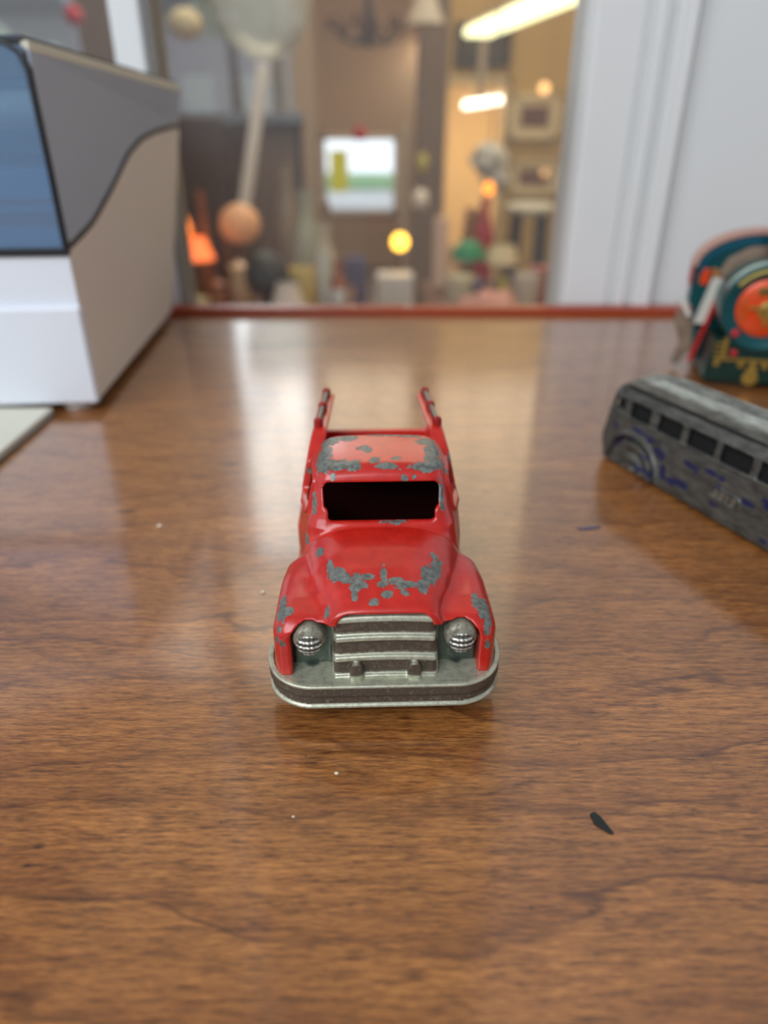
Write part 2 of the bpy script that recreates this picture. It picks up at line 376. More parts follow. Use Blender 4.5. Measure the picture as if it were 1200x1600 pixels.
# centre back wall with a window
b = MB(); b.box(-1.0, -.563, 7.4, 7.5, 0, 3.0).box(.105, .40, 7.4, 7.5, 0, 3.0).box(-.563, .105, 7.4, 7.5, 0, .505).box(-.563, .105, 7.4, 7.5, 1.135, 3.0)
struct('wall_back', b, tan)
b = MB()
for a in ((-.59, -.545, 7.37, 7.41, .48, 1.16), (.087, .132, 7.37, 7.41, .48, 1.16), (-.59, .132, 7.37, 7.41, 1.115, 1.16), (-.59, .132, 7.37, 7.41, .48, .525)): b.box(*a)
wf = struct('trim_8', b, plain('white_window_frame', (225, 222, 215), .5))
struct('window_3', MB().box(-.56, .10, 7.45, 7.455, .51, 1.13), gl)
# window wall on the left
b = MB(); b.box(-2.6, -1.72, 3.0, 3.1, 0, 3.0).box(-1.72, -.31, 3.0, 3.1, 0, 1.245).box(-1.08, -.97, 3.0, 3.1, 1.245, 2.9).box(-1.72, -.31, 3.0, 3.1, 2.9, 3.0).box(-.97, -.83, 3.0, 3.1, 1.62, 2.9).box(-.775, -.625, 3.0, 3.1, 1.62, 2.9)  # last two boxes: unseen panels added to narrow the window's reflection on the table
struct('wall_left', b, plain('brown_grey_wall', (128, 108, 96), .7, var=.08, scale=2))
q = MB(); q.prism([(-.33, 3.0), (-.25, 3.0), (-.82, 7.45), (-.92, 7.45)], 0, 3.0, 'z'); struct('wall_left_passage', q, tan)
struct('wall_side', MB().box(-2.7, -2.6, .5, 3.1, 0, 3.0), tan)
struct('window_4', MB().box(-.97, -.31, 3.04, 3.045, 1.25, 2.9), gl)
struct('window_5', MB().box(-1.72, -1.08, 3.04, 3.045, 1.25, 2.9), gl)
struct('trim_9', MB().box(-1.75, -.30, 2.955, 3.0, 1.225, 1.262, .004), plain('blue_grey_sill', (128, 138, 160), .4))
b = MB(); b.box(.427, .452, 5.97, 6.13, 0, 1.545).box(.885, .912, 5.97, 6.13, 0, 1.545).box(.427, .912, 5.97, 6.13, 1.49, 1.545)
struct('door_1', b, plain('cream_door_frame', (205, 190, 160), .5))
struct('trim_10', MB().box(.18, .35, 4.5, 4.66, 0, 3.0, .01), plain('brown_grey_post', (122, 106, 92), .6))
struct('trim_11', MB().box(.095, .15, 5.0, 5.06, 0, 1.24, .005), plain('pale_post', (196, 186, 170), .6))

# outdoors beyond the left and far windows
leafm = plain('garden_leaves', (204, 216, 196), .7, var=.3, scale=3)
def rough_ball(mb, r, loc, amp=.25, seed=0, sz=1):
    k0 = len(mb.bm.verts); mb.ball(r, (0, 0, 0), 28, sz); mb.bm.verts.ensure_lookup_table()
    for v in mb.bm.verts[k0:]:
        v.co *= 1 + amp*mnoise.noise(v.co/r*2.2 + Vector((seed, 0, 0))); v.co += Vector(loc)
def tree(name, label, x, y, h, r, seed):
    e = thing(name, label, 'tree', (x, y, 0), group=None)
    MB().tube([(0, 0, 0), (.03, 0, h*.5), (0, .02, h)], [.09, .07, .05]).build('trunk', plain('grey_bark', (120, 105, 90), .9), e)
    b = MB()
    for i in range(6):
        a = random.random()*6.28; rough_ball(b, r*random.uniform(.45, .7), (math.cos(a)*r*.5, math.sin(a)*r*.4, h + random.uniform(-.3, .6)*r), .35, seed+i)
    b.build('crown', leafm, e)
tree('tree', 'pale green tree outside the left shop window', -1.55, 8.5, 2.3, .34, 3)
tree('tree', 'pale green low tree far outside, left of the post', -5.2, 11, 1.6, 1.0, 13)
struct('ground', MB().box(-14, 9, 9.2, 24, -.1, -.02), plain('pale_outdoor_paving', (238, 239, 236), .9, var=.1, scale=.5))
for hx, lb in ((-2.35, 'pale mauve house outside, seen through the left window beside the tree'), (-5.3, 'pale mauve house outside, seen left of the white post')):
    e = thing('house', lb, 'building', (hx, 12, 0))
    MB().box(-.85, .95, 0, 3, -.02, 2.6).build('wall', plain('mauve_grey_siding', (212, 206, 218), .8, var=.06, scale=2), e)
    MB().prism([(-1.0, 2.6), (1.1, 2.6), (.05, 3.5)], -.2, 3.2, 'y').build('roof', plain('grey_slate', (150, 146, 156), .8), e)
    for x in (-.35, .5): MB().box(x-.22, x+.22, -.03, .02, 1.1, 1.9).build('window', plain('white_blind', (236, 240, 240), .4), e)
o = MB().box(-8, 4, 17.5, 23, -.02, .06, .02).build('lawn', plain('pale_lawn', (150, 196, 132), .9, var=.2, scale=2)); tag(o, 'strip of pale green lawn far outside the window', 'lawn', kind='stuff')
# ---------------------------------------------------------------- toy fire truck (modelled in millimetres, y runs backwards from the bumper)
def red_paint():
    k = N('chipped_red_enamel'); o = k.obj()
    n1 = k.noise(o, 900, 5, .7); n2 = k.noise(o, 320, 3, .6); n3 = k.noise(o, 2400, 2)
    wv = k.attr('wear')
    d = k.math('ADD', wv, k.math('ADD', k.math('MULTIPLY', k.math('SUBTRACT', n1, .5), 1.15), k.math('MULTIPLY', k.math('SUBTRACT', n2, .5), .95)))
    chip = k.step(d, .50, .53)
    c = k.mix(k.step(n2, .3, .7), srgb(178, 28, 20), srgb(200, 38, 27))
    c = k.mix(k.math('MULTIPLY', k.step(n3, .62, .72), .25), c, srgb(110, 30, 26))
    g = k.mix(k.step(n1, .35, .65), srgb(82, 88, 86), srgb(138, 142, 136))
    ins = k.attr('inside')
    c = k.mix(ins, c, srgb(38, 10, 9)); chip = k.math('MULTIPLY', chip, k.math('SUBTRACT', 1, ins))  # shade inside the cab, painted dark red-brown on its inner faces
    k.set(Base_Color=k.mix(chip, c, g), Roughness=k.math('ADD', k.math('MULTIPLY', chip, .22), .26), Metallic=k.math('MULTIPLY', chip, .45),
          Coat_Weight=k.math('MULTIPLY', k.math('SUBTRACT', 1, chip), .35), Coat_Roughness=.16)
    k.bump(k.math('ADD', k.math('MULTIPLY', chip, -1.2), k.math('MULTIPLY', n3, .12)), .00010, .8)
    return k.m
def old_zinc(name='worn_zinc_casting', light=(214, 216, 192), dark=(84, 73, 62), teal=.0, metal=.55):
    k = N(name); o = k.obj(); n1 = k.noise(o, 700, 5, .7); n2 = k.noise(o, 180, 3)
    dt = k.attr('dirt')
    c = k.mix(k.step(n1, .3, .7), srgb(*[int(v*.74) for v in light]), srgb(*light))
    dd = k.mix(k.step(n1, .35, .65), srgb(*[int(v*.75) for v in dark]), srgb(*[int(v*1.2) for v in dark]))
    m = k.step(k.math('ADD', dt, k.math('MULTIPLY', k.math('SUBTRACT', n1, .5), 1.2)), .3, .7)
    c = k.mix(m, c, dd)
    if teal: c = k.mix(k.math('MULTIPLY', k.step(k.math('ADD', k.attr('teal'), k.math('MULTIPLY', k.math('SUBTRACT', n2, .5), .8)), .4, .7), teal), c, srgb(28, 58, 58))
    k.set(Base_Color=c, Roughness=k.math('ADD', k.math('MULTIPLY', m, .15), .36), Metallic=k.math('SUBTRACT', metal, k.math('MULTIPLY', m, metal*.6)))
    k.bump(n1, .00008, .5); return k.m

ip = lambda v, xs, ys: np.interp(v, xs, ys)
def t_body(x, y, z):
    ax = abs(x)
    # front fenders
    ft = ip(y, [3, 6, 12, 20, 27, 34, 39], [22.6, 23.6, 24.3, 24.8, 24.6, 21.5, 15])
    fw = ip(y, [3, 8, 22, 39], [22.9, 23.1, 22.6, 20.6])
    q1 = ax-(fw-5.2); q2 = z-(ft-4.2); q3 = (4.4-y)+3
    fen = np.sqrt(np.maximum(q1, 0)**2+np.maximum(q2*1.15, 0)**2+np.maximum(q3, 0)**2) - 5.0
    fen = np.maximum(fen, np.maximum(10.6-z, np.maximum(y-39, 3.9-y))*.9)
    # hood
    wd = ip(y, [3, 6, 9, 12, 18, 27, 33], [11.6, 12.0, 12.8, 14.2, 16.4, 17.8, 18.0]); pe = ip(y, [3, 8, 16, 30], [4.6, 3.8, 3.2, 3.4])
    cr = ip(y, [2.5, 3.6, 4.6, 6.5, 9, 14, 20, 27, 33], [24.6, 26.0, 26.8, 27.7, 28.7, 30.1, 31.0, 31.6, 31.8])
    zz = np.maximum(z-17.5, 0)/(cr-17.5)
    hood = (((ax/wd)**pe+zz**pe)**(1/pe)-1)*np.minimum(wd, 11)*.85
    hood = smax(hood, np.maximum(3.7-y, y-34), .6); hood = np.maximum(hood, 10.6-z)
    body = smin(hood, fen, 1.7)
    # cab
    cw = ip(z, [5, 22, 31, 34, 42, 46], [18.2, 18.0, 16.9, 16.0, 14.3, 13.9]) + 1.8*np.clip((y-34)/8, 0, 1)*np.clip((43-z)/5, 0, 1)
    yf = ip(z, [20, 31, 33, 42, 46], [27.5, 28.6, 29.6, 33.2, 35.2]); yb = 53.0
    cabi = rrect(ax*np.ones_like(y+z), y+0*x+0*z, 0, (yf+yb)/2, cw, (yb-yf)/2, 4.2)
    rz = 44.6-.0055*(y-47)**2-.0032*x*x
    cab = smax(cabi, (z-rz)*.97, 2.4); cab = np.maximum(cab, 5-z)
    inner = smax(cabi+1.5, (z-rz)+1.5, 2); inner = np.maximum(inner, 9-z)
    body = smin(body, cab, 1.0)
    body = np.maximum(body, -inner)
    # shallow scuttle line in front of the windscreen
    # windscreen (the two lower corners are still filled with paint)
    ws = rrect(x+0*z+0*y, z+0*x+0*y, 0, 36.5, 13.2-.06*(41-z), 4.1, 2.0)
    ws = np.maximum(ws, -rrect(ax+0*z+0*y, z+0*x+0*y, 14.6, 32.6, 2.6, 2.9, 1.4))
    body = smax(body, -np.maximum(ws, np.maximum(y-40, 24-y)), .45)
    # side windows with a raised frame
    sw = rrect(y+0*x+0*z, z+0*x+0*y, 41.5, 36.0, 5.6, 4.0, 1.4)
    fr = np.maximum(abs(sw-.45)-.5, np.maximum(ax-(cw+.55), (cw-.6)-ax))
    body = smin(body, fr, .4)
    body = smax(body, -np.maximum(sw, 12-ax), .4)
    # door flute below the window front post
    # running boards and rear fenders
    body = smin(body, rbox(ax, y, z, (17.5, 46, 7.2), (4.2, 12, 2.0), 1), 1)
    rf = rbox(ax, y, z, (17.0, 69, 12.0), (5.0, 13.5, 6.5), 4)
    body = smin(body, rf, .8)
    # rear box with two tall leaning side walls
    xo = ip(z, [5, 24, 30, 38, 42.6], [20.2, 20.2, 19.6, 17.9, 16.5]) - 1.3*np.clip((y-64)/28, 0, 1)*np.clip((z-20)/20, 0, 1)
    top = ip(y, [52, 55, 58, 62, 64, 94], [36.4, 37.4, 39.4, 41.4, 41.8, 41.2])
    wall = smax(smax(ax-xo, (xo-3.8)-ax, .5), smax((z-top), np.maximum(53.4-y, y-91.5), 1.0), .6)
    wall = np.maximum(wall, 7-z)
    body = smin(body, wall, .3)
    body = smin(body, rbox(x, y, z, (0, 72.5, 17.5), (18, 18.8, 9.5), .8), .5)
    body = smin(body, rbox(x, y, z, (0, 90.2, 20), (17.5, 1.2, 10.2), .6), .5)
    # opening for the grille casting and the headlights
    g = rrect(ax+0*z+0*y, z+0*x+0*y, 0, 15, 11.0-.18*(z-15), 10.7, 2.2)
    g = np.minimum(g, rrect(ax+0*z+0*y, z+0*x+0*y, 7, 13, 8.8, 9.8, 1.5))
    g = smin(g, np.sqrt((ax-15.4)**2+(z-19.4)**2)-3.75, .5)
    g = smin(g, rrect(ax+0*z+0*y, z+0*x+0*y, 12, 10, 7.1, 9.4, .5), .3)
    body = smax(body, -np.maximum(g, y-9.5), .5)
    # wheel openings
    for wy in (20.5, 69):
        body = smax(body, -np.maximum(np.sqrt((y-wy)**2+(z-7)**2)-8.6, 12-ax), .3)
    return body
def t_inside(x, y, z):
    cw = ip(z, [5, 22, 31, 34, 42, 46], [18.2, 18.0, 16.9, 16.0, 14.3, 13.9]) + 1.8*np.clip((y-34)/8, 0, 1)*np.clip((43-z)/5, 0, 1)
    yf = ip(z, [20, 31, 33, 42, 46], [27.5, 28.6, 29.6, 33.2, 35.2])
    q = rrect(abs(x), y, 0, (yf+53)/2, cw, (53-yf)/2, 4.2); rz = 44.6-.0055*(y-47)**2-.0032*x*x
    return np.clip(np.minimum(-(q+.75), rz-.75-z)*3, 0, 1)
def t_grille(x, y, z):
    ax = abs(x); hw = ip(z, [9, 14, 25], [11.0, 10.95, 10.1]); yf = ip(z, [10, 14, 23, 25.2], [3.2, 3.4, 4.6, 5.6])
    core = smax(smax(ax-hw, yf-y, 1.6), smax(z-25.2, y-9.6, .6), 1.2); core = np.maximum(core, 9.5-z)
    out = core
    for zc, t in ((24.2, .65), (20.0, .6), (15.5, .6), (10.9, .5)):
        out = smin(out, smax(smax(abs(z-zc+.0035*x*x)-t, core-.75, .5), ax-hw+.35, .6), .55)
    pl = rbox(x, y, z, (0, 9.2, 16), (19.3, 1.5, 6.8), .8)
    out = smin(out, pl, 1.0)
    for s in (-1, 1):
        p = rrect(x+0*z+0*y, z+0*x+0*y, s*5.9, 11.6, 1.35, 3.1, 1.3)
        out = smin(out, smax(p, smax(1.9-y, y-6, .3), .5), .3)
    return out
def t_bumper(x, y, z):
    p = rrect(x+0*y+0*z, y+.0042*x*x*0-.0+0*z, 0, 12.5, 24.6, 12.5, 10.0)
    p = smax(p, y-12.5, .5)
    p = p+.0*z
    rim = .55*np.exp(-((z-5.2)/.55)**2)+.35*np.exp(-((z-10.2)/.5)**2)
    sl = 10.7+.035*np.maximum(y-4, 0)
    b = smax(p-rim+.45, smax(z-sl, 4.7-z, .4), .5)
    lipw = np.maximum(abs(p+.5)-.55, np.maximum(z-sl-1.3*np.clip((y-4)/8, 0, 1), 8-z))
    return smin(np.maximum(b, -np.maximum(p+2.0, np.maximum(z-9, -(z-0)))), lipw, .3)
def t_pod(x, y, z):
    r = np.sqrt(x*x+z*z); return smax(r-3.35, smax(y-5.2, (-y)+.0+.11*r*r-1.0, .5), .9)
def t_lens(x, y, z):
    r = np.sqrt(x*x+z*z); f = np.sqrt(r*r+(y-2.2)**2)-3.1
    f = np.maximum(f, y-1.4); g = .26*np.cos(z*2*PI/1.12)*np.where(r < 2.45, 1, 0)+.10*np.cos(x*2*PI/.9)
    return smax(f-g*.55, r-2.55, .2)
zero = lambda x, y, z: 0*x
TR = thing('toy_fire_truck', 'chipped red die-cast toy truck with bare metal grille, bumper and open windscreen', 'toy truck', (.0004, .109, T), math.radians(1.8))
wear = [(a, b_, c, rx*1.35, ry*1.35, max(rz, 1)*1.35, s*1.0) for (a, b_, c, rx, ry, rz, s) in WEAR] + [(-13.2, 40, 42.5, 2.0, 6, 2, 1.1), (-11.5, 37, 43, 3.0, 2.6, 2, 1.0), (-8, 35.5, 43, 4, 1.5, 1.6, .9), (12.6, 38, 42.5, 2.6, 3.4, 2, 1.0), (-12.6, 50, 43, 2.4, 3, 2, 1)]
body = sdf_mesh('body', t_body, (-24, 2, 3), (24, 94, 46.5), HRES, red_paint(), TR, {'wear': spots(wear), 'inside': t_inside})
def g_dirt(x, y, z):
    o = np.where((z > 10.5) & (y < 8) & (abs(x) < 10.9), .80, .45)
    for zc in (24.4, 20.2, 15.6, 10.9): o = o-.95*np.exp(-((z-zc+.0035*x*x)/.75)**2)*(abs(x) < 10.6)
    o = np.where(abs(x) > 10.6, .25, o)
    return o
zm = old_zinc(teal=.85)
sdf_mesh('grille', t_grille, (-20, 1, 8.5), (20, 11.5, 26.2), .22, zm, TR, {'dirt': g_dirt, 'teal': lambda x, y, z: np.where((abs(x) > 11) & (y > 6), .75, .05)})
sdf_mesh('bumper', t_bumper, (-25, -1, 3.5), (25, 14, 13.5), .28, zm, TR,
         {'dirt': lambda x, y, z: np.where(z > 10.2, .22, np.where(z < 5.9, .05, .75)), 'teal': lambda x, y, z: np.clip(1.0-abs(abs(x)-15)/4, 0, 1)*np.clip((y-4.5)/3, 0, 1)*.9})  # dark face paints in the table's reflection, pale bottom rim a highlight
for s in (-1, 1):
    p = sdf_mesh('headlight', t_pod, (-4, -2, -4), (4, 6, 4), .2, zm, TR, {'dirt': lambda x, y, z: .55+0*x, 'teal': lambda x, y, z: .3+0*x})
    p.location = (s*.0154, .0040, .0194)
    l = sdf_mesh('lens', t_lens, (-3, -1.5, -3), (3, 1.6, 3), .12, old_zinc('bright_lens_casting', (214, 214, 204), (70, 66, 60), 0, .75), p,
                 {'dirt': lambda x, y, z: np.where(np.cos(z*2*PI/1.12) > -.1, .05, .8)})
    l.location = (0, -.0009, -.0006); tag(l, 'bright ribbed headlight lens')
rub = plain('black_rubber', (24, 23, 22), .7)
for s in (-1, 1):
    for wy in (.0205, .069):
        b = MB(); b.lathe([(.0030, -.0022), (.0066, -.0022), (.0072, -.0014), (.0072, .0014), (.0066, .0022), (.0030, .0022)], 40, rot=Matrix.Rotation(PI/2, 3, 'Y'))
        wl = b.build('wheel', rub, TR, loc=(s*.0186, wy, .0072))
        b = MB(); b.lathe([(0, -.0026), (.0016, -.0026), (.0031, -.0016), (.0031, .0016), (.0016, .0026), (0, .0026)], 24, rot=Matrix.Rotation(PI/2, 3, 'Y')); b.build('hub', zm, wl)
rodm = plain('worn_steel_rod', (120, 116, 112), .35, .7)
for s in (-1, 1):
    b = MB(); b.tube([(s*.0156, .0635, .0426), (s*.0144, .0905, .0421)], .00075, 10); r = b.build('side_rail', rodm, TR)
    for yy in (.0645, .0775, .0900):
        b = MB(); b.lathe([(0, .0406), (.00125, .0406), (.00125, .0430), (.0010, .0437), (.0005, .0440), (0, .0441)], 18, loc=(s*(.0155-.0011*(yy-.0645)/.0255), yy, -.0006*(yy-.0645)/.0255))
        b.build('rail_knob', plain('chipped_red_knob', (150, 32, 28), .35, .1, .5, 700), r)

# ---------------------------------------------------------------- worn toy bus on the right
def bus_paint():
    k = N('rubbed_bus_paint'); o = k.obj(); n1 = k.noise(k.vmul(o, (.4, 1, 1)), 380, 4, .6); n2 = k.noise(o, 90, 3, .6); X, Y, Z = k.xyz(o)
    m = k.mix(k.step(n1, .3, .7), srgb(58, 58, 56), srgb(104, 104, 98))
    bl = k.step(k.math('ADD', k.attr('wear'), k.math('MULTIPLY', k.math('SUBTRACT', n2, .5), 1.6)), .48, .56)
    c = k.mix(bl, m, srgb(26, 34, 74))
    rf = k.step(k.math('ADD', k.attr('roof'), k.math('MULTIPLY', k.math('SUBTRACT', n1, .5), .45)), .40, .80)
    c = k.mix(rf, c, srgb(190, 194, 186)); c = k.mix(k.attr('inside'), c, (.004, .004, .006))  # shade inside the bus is painted near-black on the inner faces
    k.set(Base_Color=c, Roughness=.42, Metallic=k.math('MULTIPLY', k.math('SUBTRACT', 1, bl), .4)); k.bump(n1, .0001, .5); return k.m
WU = [(13.2, 4.9), (27.3, 5.3), (41.3, 5.6), (55.2, 5.6), (69.4, 5.6), (83.5, 5.6), (97.5, 5.6), (111.5, 5.6)]
def bus(x, y, z):          # x along the bus, y across it, 0 .. 30
    v = y-15; av = abs(v)
    hw = ip(z, [0, 3, 16, 26, 33], [14.6, 15.0, 15.0, 14.0, 11.5])
    x0 = ip(z, [0, 5, 9, 14, 20, 28, 33], [-3.5, -5.5, -6.5, -5.2, -4.4, -2.8, 2])
    pl = rrect(x+0*y+0*z, v+0*x+0*z, (x0+138)/2, 0, (138-x0)/2, hw, 4.5)
    rz = 31.6-.018*v*v+.9*np.clip((x-10)/70, 0, 1)
    f = smax(pl, (z-rz)*.95, 3.2); f = smax(f, .9-z, .4)
    pt = smax(smax(av-5.4, (10-x)*.5, 1), z-rz-1.1, .8); pt = np.maximum(pt, 20-z); pt = np.maximum(pt, x-128)
    f = smin(f, pt, .6)
    f = smax(f, -np.maximum(abs(av-2.3)-.45, np.maximum(rz+.2-z, 12-x)), .3)
    fi = np.maximum(pl+1.6, np.maximum(z-rz+1.8, 14.5-z)); f = np.maximum(f, -fi)
    w = None
    for u, h in WU:
        q = rrect(x+0*y+0*z, z+0*x+0*y, u, 22.6, h+.2, 2.85, .6); w = q if w is None else np.minimum(w, q)
    q = rrect(x+0*y+0*z, z+0*x+0*y, 2.0, 23.1, 3.3, 2.0, .6); w = np.minimum(w, q)
    f = smax(f, -np.maximum(w, 8-av), .3)
    ws = rrect(av+0*x+0*z, z+0*x+0*y, 6.2, 22.5, 5.2, 2.8, .8); f = smax(f, -np.maximum(ws, x-8), .3)
    # belt line, wheel arches with closed discs, radiator nose, badges
    f = smin(f, np.maximum(np.maximum(abs(z-19.4)-.22, pl-.35), -pl-.8), .4)
    for u in (13.5, 108):
        r = np.sqrt((x-u)**2+(z-1)**2)
        ring = smax(smax(abs(r-13.6)-.75, av-16.1, .6), 13-av, .3); f = smin(f, np.maximum(ring, 1.8-z), .7)
        f = smax(f, -np.maximum(r-12.4, 13.6-av), .4); dk = smax(r-10.8, av-15.0-.5*np.cos(np.minimum(r, 9.4)*2*PI/4.7), .4); f = smin(f, np.maximum(np.maximum(dk, 12-av), .9-z), .3)
    f = smin(f, smax(smax(abs(v)-4, abs(z-9)-4.5, .8), smax(-8.2-x, x-0, .3), 1.), .8)
    bq = rrect(x+0*y+0*z, z+0*x+0*y, 55.2, 9.9, 5.9, 1.9, 1.8)
    f = smin(f, np.maximum(np.maximum(abs(bq)-.3, av-15.55), 14-av), .3)
    f = smin(f, np.maximum(np.maximum(bq, av-15.15), 14-av), .2)
    return f
BW = []
for _ in range(34):
    BW.append((random.uniform(5, 128), 0, random.uniform(3, 17), random.uniform(1.5, 5), 9, random.uniform(.8, 2), random.uniform(.5, .8)))
BW += [(a, 0, c, r, 9, 1.1, .95) for a, c, r in ((25.5, 14, 3), (27.5, 11.5, 1.6), (28.8, 8.5, 1.4), (30, 5.5, 1.6), (21, 16.2, 4), (14, 17.2, 5), (40, 14.5, 4), (48, 15.5, 3), (52, 6, 3))]
BW += [(27, 0, 13, 5, 9, 1.6, .95), (29, 0, 8, 1.8, 9, 4, .9), (17, 0, 16.5, 8, 9, 1.2, .9), (2, 0, 15, 4, 9, 1.2, .8), (63, 0, 12, 5, 9, 2, .9)]
BW += [(a, 30, c, rx, 9, rz, s) for (a, b_, c, rx, ry, rz, s) in BW[:30]]
BUS = thing('toy_bus', 'worn grey and blue die-cast toy coach with dark open windows', 'toy bus', (.0835, .2445, T), math.atan2(-.922, .387))
sdf_mesh('body', bus, (-10, -2, 1), (140, 32, 35), HRES2, bus_paint(), BUS,
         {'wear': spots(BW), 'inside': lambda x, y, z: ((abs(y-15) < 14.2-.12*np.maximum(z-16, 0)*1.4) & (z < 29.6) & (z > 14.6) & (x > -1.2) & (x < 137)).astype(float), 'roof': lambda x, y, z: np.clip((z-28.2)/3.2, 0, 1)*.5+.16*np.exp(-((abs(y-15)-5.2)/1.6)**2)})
b = MB(); b.box(-.0017, .134, .0028, .0272, .0150, .0282, .002); tag(b.build('shade_block', plain('black_shade_fill', (10, 10, 12), .9), BUS), 'black block standing in for the shade behind the open windows')  # solid filler in the hollow body, painted black as shade
b = MB()
for i, ch in enumerate('0010'):          # raised characters on the side badge, worn past reading
    cx = .0518+.0023*i
    if ch == '0':
        b.tube([(cx+.0007*math.cos(a), -.0002, .0099+.0010*math.sin(a)) for a in np.linspace(0, 2*PI, 14)], .00018, 6)
    else: b.tube([(cx, -.0002, .0089), (cx, -.0002, .0109)], .0002, 6)
tag(b.build('raised_characters', plain('pale_rubbed_metal', (150, 140, 124), .4, .6), BUS), 'pale rubbed raised characters in the side badge')

# ---------------------------------------------------------------- printed tin locomotive (millimetres, faces the camera)
LO = thing('tin_toy_locomotive', 'battered printed tin locomotive, teal with an orange boiler front', 'toy train', (.1823, .3578, T), math.radians(-15))
def k_(mb): return mb.scale(.001)
teal = plain('teal_printed_tin', (18, 78, 82), .28, .25, .25, 200)
dgreen = plain('dark_green_tin', (20, 50, 44), .35, .2, .3, 150)
orange = plain('orange_printed_tin', (218, 72, 24), .3, .1, .1, 200)
gold = plain('gold_printed_line', (156, 124, 54), .4, .3, .25, 500)
rust = plain('rust_brown_bare_tin', (140, 120, 102), .55, .3, .5, 160)
cream = plain('cream_printed_tin', (206, 204, 194), .35, .1, .06, 100)
redt = plain('red_printed_tin', (184, 34, 28), .35, .1, .12, 300)
pinkt = plain('salmon_roof_rim', (196, 150, 134), .4, .2, .15, 200)
def arch(hw, top, base, n=20):
    a = [(-hw, base), (-hw, top-13)]
    a += [(-hw*math.cos(PI*i/n), top-13+13*math.sin(PI*i/n)**.9) for i in range(1, n)]
    return a+[(hw, top-13), (hw, base)]
b = MB(); b.prism([(-21, 6), (21, 6), (24, 30), (27, 34), (27, 50), (25.9, 52)]+[(26*math.cos(PI*i/16), 52+14.6*math.sin(PI*i/16)) for i in range(1, 16)]+[(-25.9, 52), (-27, 50), (-27, 34), (-24, 30)], 4, 15, 'y', .6)
k_(b).build('cab', teal, LO)
b = MB(); prof = [(28*math.cos(PI*i/20), 51.5+17.5*math.sin(PI*i/20)) for i in range(0, 21)]
inn = [(26.6*math.cos(PI*i/20), 51.5+15.6*math.sin(PI*i/20)) for i in range(20, -1, -1)]
b.prism(prof+inn, 1.5, 15, 'y'); k_(b).build('cab_roof', pinkt, LO)
b = MB()
inn2 = [(23.8*math.cos(PI*i/20), 48.5+14*math.sin(PI*i/20)) for i in range(20, -1, -1)]
b.prism([(26.6*math.cos(PI*i/20), 51.5+15.6*math.sin(PI*i/20)) for i in range(0, 21)]+inn2, 2.8, 4.4, 'y'); k_(b).build('roof_band', plain('blue_teal_gloss', (28, 92, 112), .15, .3, .1, 60), LO)
b = MB(); b.box(-24.2, -20.4, 3.2, 4.4, 43, 50.5, .9); tag(k_(b).build('printed_window', orange, LO), 'orange printed window')
b = MB(); b.prism([(-20, 51), (-13, 49), (-14, 44.5), (-16, 44), (-19.5, 31), (-22, 31), (-19, 46)], 3.2, 4.2, 'y'); tag(k_(b).build('printed_scroll', plain('ochre_print', (176, 112, 44), .4, .1, .3, 250), LO), 'ochre printed scroll')
b = MB(); b.box(-27.6, -26.8, 6, 16, 42, 52); k_(b).build('side_stripe', redt, LO)
# bare worn hood between boiler and cab, with the dark chimney opening
b = MB(); b.prism([(-18, 48), (-15, 56), (-7, 61.5), (5, 62.5), (12, 58), (8, 54), (0, 52), (-10, 45)], -1, 3.6, 'y', 1.2); k_(b).build('worn_patch', rust, LO)
b = MB(); b.lathe([(3.8, 55), (4.6, 62), (6.4, 66), (6.6, 67.5), (4.8, 67.5), (4.2, 62), (0, 61)], 28, loc=(3, -14, 0), cap=False); k_(b).build('chimney', plain('black_tin', (30, 28, 34), .3, .3), LO)
# boiler
RX = Matrix.Rotation(PI/2, 3, 'X')
BZ = 38.0
b = MB(); b.lathe([(19.3, -5), (19.3, 33), (18.6, 34.2), (17.6, 34), (12.8, 32.2), (0, 32.2)], 64, loc=(0, 0, BZ), rot=RX, cap=False); k_(b).build('boiler', teal, LO)
b = MB(); b.lathe([(12.9, 31.5), (12.9, 33.0), (11.6, 34.0), (6, 34.9), (0, 35.2)], 56, loc=(0, 0, BZ), rot=RX, cap=False); bd = k_(b).build('boiler_door', orange, LO)
b = MB()
for a0, a1, r in ((35, 145, 16.6),):
    b.tube([(r*math.cos(math.radians(a)), -34.0, BZ+r*math.sin(math.radians(a))) for a in np.linspace(a0, a1, 26)], .95, 8)
k_(b).build('front_band', plain('olive_gold_band', (160, 140, 60), .4, .2, .15, 300), LO)
b = MB(); b.tube([(19.2*math.cos(math.radians(a)), -30, BZ+19.2*math.sin(math.radians(a))) for a in np.linspace(25, 155, 30)], 1.5, 8); k_(b).build('boiler_rim', plain('grey_green_rim', (120, 132, 124), .35, .4, .15, 200), LO)
b = MB(); b.box(-5.6, 5.6, -35.6, -34.2, BZ+6.2, BZ+9.6, .4); k_(b).build('number_plate', gold, bd)
b = MB()
for i in range(4): b.box(-4.4+i*2.3, -2.9+i*2.3, -36.0, -35.4, BZ+7.0, BZ+8.8, .15)
k_(b).build('plate_print', plain('dark_plate_print', (52, 46, 32), .5), bd)
b = MB(); b.lathe([(0, 0), (4.0, 0), (4.0, .8), (2.8, 1.4), (2.2, .9), (1.4, 1.8), (0, 2)], 28, loc=(0, -34.6, BZ-.5), rot=RX, cap=False)
b.box(-8, -3, -36, -35, BZ-.3, BZ+1.1, .4).box(3, 8, -36, -35, BZ-.3, BZ+1.1, .4).box(-.9, .9, -36, -35, BZ-7.5, BZ-3.5, .4)
b.tube([(10.4*math.cos(math.radians(a)), -34.2, BZ+10.4*math.sin(math.radians(a))) for a in np.linspace(155, 215, 10)], .45, 6)
k_(b).build('door_emblem', gold, bd)
